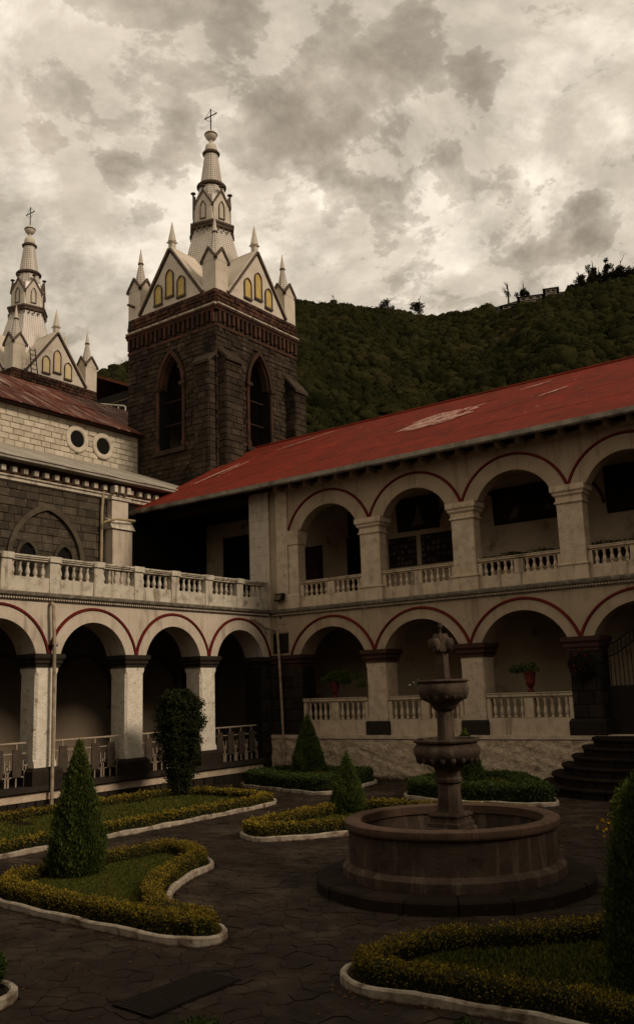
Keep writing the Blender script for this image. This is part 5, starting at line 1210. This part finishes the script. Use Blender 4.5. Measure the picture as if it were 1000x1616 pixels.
# ------------------------------------------------------------------ DRAIN
DR = empty('drain_cover', (13.0, -17.1, 0), 'dark rectangular drain cover set in the paving in the foreground', 'drain')
dq = [Vector((12.72, -17.62, .012)), Vector((12.76, -16.5, .012)), Vector((13.27, -16.52, .012)), Vector((13.27, -17.66, .012))]
def dlerp(s_, t_, z_): p = dq[0] * (1 - s_) * (1 - t_) + dq[1] * (1 - s_) * t_ + dq[2] * s_ * t_ + dq[3] * s_ * (1 - t_); return (p.x, p.y, z_)
MB().add([dlerp(0, 0, .010), dlerp(1, 0, .010), dlerp(1, 1, .010), dlerp(0, 1, .010)], [(0, 1, 2, 3)]).build('pit', 'void', DR)
for i in range(26):
    t0, t1 = (i + .08) / 26, (i + .90) / 26
    MB().prism([dlerp(.03, t0, .012), dlerp(.97, t0, .012), dlerp(.97, t1, .012), dlerp(.03, t1, .012)], [dlerp(.03, t0, .019), dlerp(.97, t0, .019), dlerp(.97, t1, .019), dlerp(.03, t1, .019)]).build('grate_bar', 'drain', DR)

# ------------------------------------------------------------------ BEDS: kerbs, hedges, lawns
def resample(p, step, closed=True):
    P = [Vector(q) for q in p] + ([Vector(p[0])] if closed else []); L_ = [0]
    for i in range(1, len(P)): L_.append(L_[-1] + (P[i] - P[i - 1]).length)
    n = max(3, int(L_[-1] / step)); out = []
    for k in range(n + (0 if closed else 1)):
        t_ = L_[-1] * k / n; i = max(1, next(j for j in range(1, len(L_)) if L_[j] >= t_ - 1e-9))
        s_ = (t_ - L_[i - 1]) / max(1e-9, L_[i] - L_[i - 1]); out.append(P[i - 1].lerp(P[i], s_))
    return out
def area(p): return sum(p[i][0] * p[(i + 1) % len(p)][1] - p[(i + 1) % len(p)][0] * p[i][1] for i in range(len(p))) / 2
def normals(P, closed=True):
    n = len(P); o = []
    for i in range(n):
        a_ = P[(i - 1) % n] if closed or i else P[i]; b_ = P[(i + 1) % n] if closed or i < n - 1 else P[i]
        d = (b_ - a_).normalized(); o.append(Vector((-d.y, d.x)))
    return o
def inset(poly, d):
    if area(poly) < 0: poly = poly[::-1]
    P = resample(poly, .12); Nn = normals(P); Q = [p + n * d for p, n in zip(P, Nn)]
    for _ in range(3): Q = [(Q[i - 1] + Q[i] * 2 + Q[(i + 1) % len(Q)]) / 4 for i in range(len(Q))]
    return Q
def kerb(key, label, mt='kerb'):
    poly = BEDS[key]
    P = inset(poly, 0.0); Nn = normals(P); rs = []
    for i, (p, n) in enumerate(zip(P, Nn)):
        jz = .008 * math.sin(i * .7) + random.uniform(-.003, .003); jw = random.uniform(-.004, .004)
        o = p + n * jw; q = p + n * .07
        rs.append([(o.x, o.y, -.03), (o.x, o.y, .070 + jz), (o.x + n.x * .015, o.y + n.y * .015, .085 + jz), (q.x - n.x * .015, q.y - n.y * .015, .085 + jz), (q.x, q.y, .07 + jz), (q.x, q.y, -.03)])
    rs.append(rs[0]); mb = MB(); mb.rings(rs, cap=False); o = mb.build('bed_kerb', mt, smooth=False)
    tagit(o, label, 'kerb', 'painted kerbs round the garden beds')
def hedge(key, label, width=.42, height=.40, mt='leaf_gold', off=.34, path=None, dens=1500, size=.05, cat='hedge', grp='clipped hedges of the garden beds', seed=0):
    Q = inset(BEDS[key], off) if path is None else resample(path, .12, False); closed = path is None
    Nn = normals(Q, closed); n = len(Q)
    cx_, cy_ = Q[0].x, Q[0].y
    e = empty('hedge', (cx_, cy_, 0), label, cat, grp)
    # core
    rs = []
    for i in range(n):
        p, nn = Q[i], Nn[i]; hh = height * (.86 + .05 * math.sin(i * .9 + seed)); ww = width * .40
        rs.append([(p.x - nn.x * ww, p.y - nn.y * ww, 0), (p.x - nn.x * ww, p.y - nn.y * ww, hh * .82), (p.x - nn.x * ww * .6, p.y - nn.y * ww * .6, hh), (p.x + nn.x * ww * .6, p.y + nn.y * ww * .6, hh), (p.x + nn.x * ww, p.y + nn.y * ww, hh * .82), (p.x + nn.x * ww, p.y + nn.y * ww, 0)])
    if closed: rs.append(rs[0])
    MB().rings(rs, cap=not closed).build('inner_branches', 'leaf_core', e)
    m_ = n if closed else n - 1; NL = int(m_ * .12 * (width + 2 * height) * dens)
    i0 = rng.integers(0, m_, NL); t_ = rng.random(NL); QA = np.array([(q.x, q.y) for q in Q]); NA = np.array([(q.x, q.y) for q in Nn])
    i1 = (i0 + 1) % n; p = QA[i0] * (1 - t_)[:, None] + QA[i1] * t_[:, None]; nn = NA[i0] * (1 - t_)[:, None] + NA[i1] * t_[:, None]
    s_ = rng.random(NL) * (width + 2 * height); hw = width / 2
    side = np.where(s_ < height, -1, np.where(s_ > height + width, 1, 0))
    lat = np.where(side == -1, -hw, np.where(side == 1, hw, s_ - height - hw)); zz = np.where(side == -1, s_, np.where(side == 1, s_ - height - width, height))
    # round the shoulders and roughen
    sh = np.clip((zz - height * .72) / (height * .28), 0, 1) * (side != 0); lat = lat * (1 - .16 * sh)
    topedge = np.abs(lat) / hw; zz = np.where(side == 0, zz - .05 * topedge ** 3, zz)
    P = np.stack([p[:, 0] + nn[:, 0] * lat, p[:, 1] + nn[:, 1] * lat, zz], 1)
    Dn = np.stack([nn[:, 0] * side, nn[:, 1] * side, np.where(side == 0, 1.0, .35)], 1)
    amp = .028 * vnoise(P, 4.0, seed) + .028 * vnoise(P, 13.0, seed + 2) + rng.normal(size=NL) * .018 - rng.random(NL) ** 2 * .07
    P = P + Dn / np.linalg.norm(Dn, axis=1, keepdims=True) * amp[:, None]; P[:, 2] = np.maximum(P[:, 2], .03)
    tip = np.clip((P[:, 2] / height - .45) * 1.5, 0, 1) * np.clip(.62 + amp * 7 + rng.normal(size=NL) * .18, 0, 1)
    leafmesh('foliage', P, Dn, size, mt, e, aspect=.6, tip=tip, rnd=1.1)
    # loose new shoots above the clipped surface
    ns_ = int(NL * .05); k = rng.choice(NL, ns_); k = k[side[k] == 0]
    Ps = P[k] + np.stack([rng.normal(size=len(k)) * .01, rng.normal(size=len(k)) * .01, rng.uniform(.01, .06, len(k))], 1)
    leafmesh('new_shoots', Ps, np.tile([0, 0, 1.0], (len(k), 1)), size, mt, e, aspect=.5, tip=np.ones(len(k)), rnd=.6)
    return e
def lawn(key, label, d=.42, n=60000, h=.045, z=.05, mt='grass'):
    Q = inset(BEDS[key], .1); mb = MB(); mb.add([(q.x, q.y, z) for q in Q], [tuple(range(len(Q)))])
    o = mb.build('bed_soil', 'soil', kind='structure')
    Qd = [(q.x, q.y) for q in inset(BEDS[key], d)]; xs = [q[0] for q in Qd]; ys = [q[1] for q in Qd]
    X = rng.uniform(min(xs), max(xs), n * 2); Y = rng.uniform(min(ys), max(ys), n * 2)
    kp = insidev(Qd, X, Y); X = X[kp][:n]; Y = Y[kp][:n]
    # keep only what the camera side can see
    P = np.stack([X, Y, np.full(len(X), z + h * .4)], 1); thin = vnoise(P, 1.7, 4) > -.75; P = P[thin]; D = np.tile([0, 0, 1.0], (len(P), 1))
    o = leafmesh('grass_patch', P, D, h * 1.6, mt, aspect=.28, rnd=.55)
    tagit(o, label, 'grass', None, 'stuff')
kerb('front_left', 'white kerb of the concave bed at the left front, rounded towards the fountain')
kerb('along_wing', 'long white kerb of the strip bed running along the left arcade')
kerb('behind_fountain', 'cracked white kerb of the bed left behind the fountain')
kerb('corner', 'worn kerb of the dark green bed in the courtyard corner')
kerb('below_arcade', 'worn kerb of the dark green bed behind the fountain below the right arcade')
kerb('front_right', 'kerb of the bed at the right front corner of the picture')
kerb('right', 'white kerb end peeping out beside the big cypress at the right edge')
kerb('front_corner', 'white kerb corner at the bottom left edge of the picture')
hedge('front_left', 'golden green hedge curving round the lawn at the left front', seed=1, dens=5200, size=.025, height=.26, width=.24, off=.24)
hedge('front_right', 'golden green hedge round the bed at the right front', seed=2, dens=5200, size=.024, height=.25, width=.23, off=.24)
hedge('behind_fountain', 'low golden hedge of the bed left behind the fountain', seed=3, dens=2200, height=.28, width=.30, size=.04, off=.24)
hedge('along_wing', 'long low golden hedge of the strip bed beside the left arcade', seed=4, dens=1500, height=.25, width=.32, size=.045, off=.26)
hedge('right', 'golden hedge mostly hidden behind the cypress at the right edge', seed=5, dens=1000, height=.34, size=.05)
hedge('corner', 'dark green clipped hedge in the courtyard corner', mt='leaf_dark', seed=6, dens=1700, width=.60, height=.42, off=.42, size=.05)
hedge('below_arcade', 'dark green clipped hedge below the right arcade behind the fountain', mt='leaf_dark', seed=7, dens=1700, width=.60, height=.42, off=.42, size=.05)
lawn('front_left', 'green lawn inside the curved hedge at the left front', n=52000)
lawn('along_wing', 'yellowish lawn strip beside the left arcade', n=34000, h=.05)
lawn('behind_fountain', 'small lawn inside the bed left behind the fountain', n=14000)
lawn('front_right', 'shaded lawn inside the hedge at the right front', n=40000)
lawn('corner', 'tall grassy ground cover filling the corner bed', n=16000, h=.22, d=.6)
lawn('below_arcade', 'grassy ground cover filling the bed below the right arcade', n=16000, h=.22, d=.6)
lawn('right', 'grass of the bed hidden by the right cypress', n=8000)
lawn('front_corner', 'grass of the bed at the bottom left edge', n=9000)

# ------------------------------------------------------------------ topiary cones, shrubs, pots
def cone(x, y, h, r_, label, n, size=.06, z0=.03, mt='leaf_cone', name='conical_cypress', prof=None, seed=0, tipc=.6, cat='cypress', grp='conical cypresses', asp=.34, rag=1.0):
    e = empty(name, (x, y, 0), label, cat, grp)
    prof = prof or [(0, .55), (.06, .85), (.16, 1.0), (.30, .93), (.5, .70), (.7, .44), (.85, .25), (.94, .12), (1, .02)]
    tz = np.array([p[0] for p in prof]); tr = np.array([p[1] for p in prof])
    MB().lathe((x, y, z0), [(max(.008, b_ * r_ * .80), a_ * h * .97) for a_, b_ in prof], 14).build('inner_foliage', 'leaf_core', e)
    MB().tube([(x, y, -.02), (x, y, h * .6)], [.05, .02], 6).build('trunk', 'bark', e)
    t_ = rng.random(n * 3); keep = rng.random(n * 3) < (np.interp(t_, tz, tr) + .08); t_ = t_[keep][:n]; n = len(t_)
    a_ = rng.uniform(0, 2 * PI, n); rr = np.interp(t_, tz, tr) * r_
    lump = np.stack([np.cos(a_) * 2, np.sin(a_) * 2, t_ * h * 3.2], 1); lv = vnoise(lump, 1.6, seed); lv2 = vnoise(lump, 4.5, seed + 3)
    rr = rr * (1 + .13 * rag * lv + .10 * rag * lv2) + rng.normal(size=n) * .022 * rag - rng.random(n) ** 2 * .10 * r_ / .4 + .008
    rr = np.maximum(rr, .004)
    P = np.stack([x + rr * np.cos(a_), y + rr * np.sin(a_), z0 + t_ * h + rng.normal(size=n) * .01], 1)
    D = np.stack([np.cos(a_) * .55, np.sin(a_) * .55, np.full(n, 1.0)], 1)
    tip = np.clip(.35 + lv * .6 + lv2 * .35 + rng.normal(size=n) * .2, 0, 1) * tipc + .5 * (t_ > .9)
    leafmesh('foliage', P, D, size, mt, e, aspect=asp, tip=tip, rnd=.5 * rag)
    return e
cone(8.0, -14.2, 1.98, .39, 'large conical cypress standing in the curved bed at the left front', 60000, .048, seed=1, asp=.26)
cone(7.79, -6.95, 1.28, .36, 'small pointed cypress left behind the fountain basin', 26000, .04, asp=.3, seed=2, tipc=.9)
cone(2.55, -1.45, 1.92, .50, 'broad conical cypress in the dark green corner bed', 30000, .05, seed=3, tipc=.5)
cone(16.60, -15.06, 1.80, .34, 'dark cypress cut off by the right edge of the picture', 46000, .036, seed=4, asp=.3, tipc=.35, prof=[(0, .7), (.06, .95), (.2, 1.0), (.4, .92), (.6, .74), (.75, .5), (.88, .28), (.96, .12), (1, .03)])
cone(8.35, -2.6, 1.55, .42, 'cypress half hidden behind the fountain column', 12000, .065, seed=5, tipc=.3)
# columnar climbing shrub by the left arcade
cone(1.75, -5.9, 2.75, .46, 'tall dark columnar shrub in front of the second left arcade bay from the corner', 30000, .065, rag=3.2, asp=.5, mt='leaf_shrub', name='columnar_shrub', seed=8, cat='shrub', grp=None,
     prof=[(0, .30), (.05, .42), (.15, .52), (.28, .60), (.42, .80), (.55, .98), (.75, 1.0), (.88, .92), (.95, .7), (1, .35)])
def bush(x, y, z0, r_, h, n, label, mt='leaf_shrub', size=.06, name='bush', spiky=0.0, cat='bush', parent=None, grp=None, tipc=0):
    e = empty(name, (x, y, z0), label, cat, grp) if parent is None else parent
    u = rng.normal(size=(n, 3)); u /= np.linalg.norm(u, axis=1, keepdims=True); u[:, 2] = u[:, 2] * .5 + .5
    if parent is None or True: MB().lathe((x, y, z0), [(r_ * .5, 0), (r_ * .72, h * .3), (r_ * .62, h * .6), (r_ * .2, h * .82)], 10).build('inner_foliage' if parent is None else 'plant_core', 'leaf_core', e)
    P = np.stack([x + u[:, 0] * r_, y + u[:, 1] * r_, z0 + u[:, 2] * h], 1); nz = vnoise(P, 6 / max(r_, .2) * .3, 3)
    c = np.array([x, y, z0 + h * .45]); P = c + (P - c) * (1 + .14 * nz + rng.normal(size=n) * .05 + spiky * rng.random(n) ** 3)[:, None]
    leafmesh('foliage' if parent is None else 'plant', P, u + np.array([0, 0, .3]), size, mt, e, aspect=.5, rnd=.8, tip=np.full(n, tipc))
    return e
bush(11.42, -18.02, .02, .21, .38, 9000, 'small round bush cut off by the left edge at the bottom', 'leaf_cone', .03)
bush(14.62, -18.55, .0, .20, .42, 9000, 'tuft of green leaves poking up at the bottom edge left of centre', 'leaf_cone', .03, spiky=.3)
bush(16.2, -17.6, .0, .15, .42, 8000, 'tuft of green leaves poking up at the bottom edge right of centre', 'leaf_cone', .028, spiky=.3)
# yellow-flowering shrub by the right cypress
ys = bush(14.25, -8.2, .05, .26, .8, 7000, 'light green feathery shrub with yellow flowers behind the right cypress', 'leaf_cone', .06, name='flowering_shrub', spiky=.35, cat='shrub', tipc=1)
u = rng.normal(size=(60, 3)) * np.array([.12, .12, .07]) + np.array([13.95, -8.15, .32]); leafmesh('yellow_flower', u, np.tile([0, 0, 1.], (60, 1)), .06, 'petal_yellow', ys, aspect=.8, rnd=1, kind='stuff')

def urn(x, z0, h, label, spread, ph, n, y=.13, prof=None, flower=None, lean=0.0, nf=40):
    e = empty('flower_pot', (x, y, z0), label, 'flower pot', 'red clay flower pots on the lower balustrade')
    prof = prof or [(.28, 0), (.30, .06), (.20, .12), (.16, .2), (.30, .3), (.36, .36), (.42, .44), (.42, .48), (.40, .5), (.50, .92), (.56, .93), (.56, 1.0), (.48, 1.0), (.46, .9)]
    MB().lathe((x, y, z0), [(a_ * h * .55, b_ * h) for a_, b_ in prof], 18).build('pot', 'terracotta', e, smooth=True)
    c = np.array([x + lean * .5, y, z0 + h])
    u = rng.normal(size=(n, 3)); u /= np.linalg.norm(u, axis=1, keepdims=True)
    ncl = 11; cc = rng.normal(size=(ncl, 3)) * np.array([spread * .55, .12, ph * .2]); cc[:, 2] -= np.abs(cc[:, 0]) * .18
    P = c + cc[rng.integers(0, ncl, n)] + u * rng.uniform(.3, 1, (n, 1)) ** .7 * np.array([spread * .30, .16, ph * .28]) + np.array([lean * .5, 0, ph * .35])
    leafmesh('leaves', P, u + np.array([0, 0, .2]), .05, 'leaf_cone', e, aspect=.5, rnd=.9, tip=rng.random(n) * .3)
    for i in range(9):
        tx_, tz_ = random.uniform(-spread, spread) + lean, random.uniform(.1, ph * .7)
        MB().tube([(x, y, z0 + h * .9), (x + tx_ * .5, y, z0 + h + tz_ * .9), (x + tx_, y + random.uniform(-.1, .1), z0 + h + tz_)], .006, 4).build('stem', 'leaf_core', e)
    if flower:
        P = c + rng.normal(size=(nf, 3)) * np.array([.10, .06, .06]) + np.array([lean, 0, .05]); leafmesh('petals', P, rng.normal(size=(nf, 3)), .05, flower, e, aspect=.8, rnd=1)
    return e
urn(2.47, 2.39, .50, 'red footed urn with a wide spreading plant on the balustrade of the first lower arch', .74, .46, 3600)
urn(5.78, 2.39, .34, 'small red pot with trailing white flowers behind the fountain top', .16, .12, 300, prof=[(.48, 0), (.62, .72), (.70, .74), (.70, 1.0), (.6, 1.0), (.58, .8)], flower='petal_white', lean=-.22, nf=26)
urn(9.0, 2.39, .56, 'tall red footed urn with a drooping plant on the balustrade of the third lower arch', .42, .28, 1300, lean=-.16)
hb = bush(10.58, -.16, 2.72, .31, .68, 3600, 'hanging basket of dark red flowers fixed on the dark stone gate pier', 'leaf_shrub', .05, name='hanging_basket', cat='hanging basket')
u = rng.normal(size=(500, 3)); u /= np.linalg.norm(u, axis=1, keepdims=True); leafmesh('red_flower', u * np.array([.31, .31, .34]) + np.array([10.58, -.16, 3.06]), u, .06, 'petal_red', hb, aspect=.8, rnd=.8, kind='stuff')
# planters along the upper gallery
for i, (xa, xb, lb) in enumerate(((7.75, 10.2, 'long planter of dark leaves behind the balustrade of the third upper arch'), (10.95, 13.4, 'long planter of dark leaves behind the balustrade of the rightmost upper arch'))):
    e = empty('planter', ((xa + xb) / 2, .45, 5.3), lb, 'planter', 'planters in the upper gallery')
    MB().box((xa, .34, 5.85), (xb, .58, 6.12)).box((xa + .1, .38, 5.3), (xa + .16, .54, 5.85)).box((xb - .16, .38, 5.3), (xb - .1, .54, 5.85)).build('trough', 'wood_dark', e)
    n = 6000; P = np.stack([rng.uniform(xa, xb, n), rng.uniform(.3, .62, n), 6.04 + rng.random(n) ** 1.5 * .24], 1); P[:, 2] += .06 * vnoise(P, 4)
    leafmesh('leaves', P, np.tile([0, 0, 1.], (n, 1)), .05, 'leaf_shrub', e, aspect=.5, rnd=1)

# ------------------------------------------------------------------ fallen leaves and grit
n = 2400
k = rng.integers(0, 4, n); X = rng.uniform(5.6, 18, n); Y = rng.uniform(-19, -4.5, n)
# gather along kerbs
edges = []
for key in ('front_left', 'front_right', 'along_wing', 'behind_fountain'):
    edges += [(q.x, q.y) for q in inset(BEDS[key], -.12)]
E_ = np.array(edges); kk = rng.integers(0, len(E_), n); near = rng.random(n) < .62
X = np.where(near, E_[kk, 0] + rng.normal(size=n) * .10, X); Y = np.where(near, E_[kk, 1] + rng.normal(size=n) * .10, Y)
ok = np.ones(n, bool)
for p in BEDS.values(): ok &= ~insidev(p, X, Y)
ok &= np.hypot(X - fx, Y - fy) > 1.9
X, Y = X[ok], Y[ok]; P = np.stack([X, Y, np.full(len(X), .012)], 1); D = rng.normal(size=(len(X), 3)) * np.array([1, 1, .12])
o = leafmesh('fallen_leaf_litter', P, D, .045, 'leaf_fallen', aspect=.6, rnd=.05)
# flatten the leaves on the ground
co = np.empty(len(o.data.vertices) * 3); o.data.vertices.foreach_get('co', co); co = co.reshape(-1, 3); co[:, 2] = .011 + np.abs(co[:, 2] - .012) * .35; o.data.vertices.foreach_set('co', co.ravel())
tagit(o, 'scattered brown and orange fallen leaves lying on the dark paving along the kerbs', 'leaves', None, 'stuff')
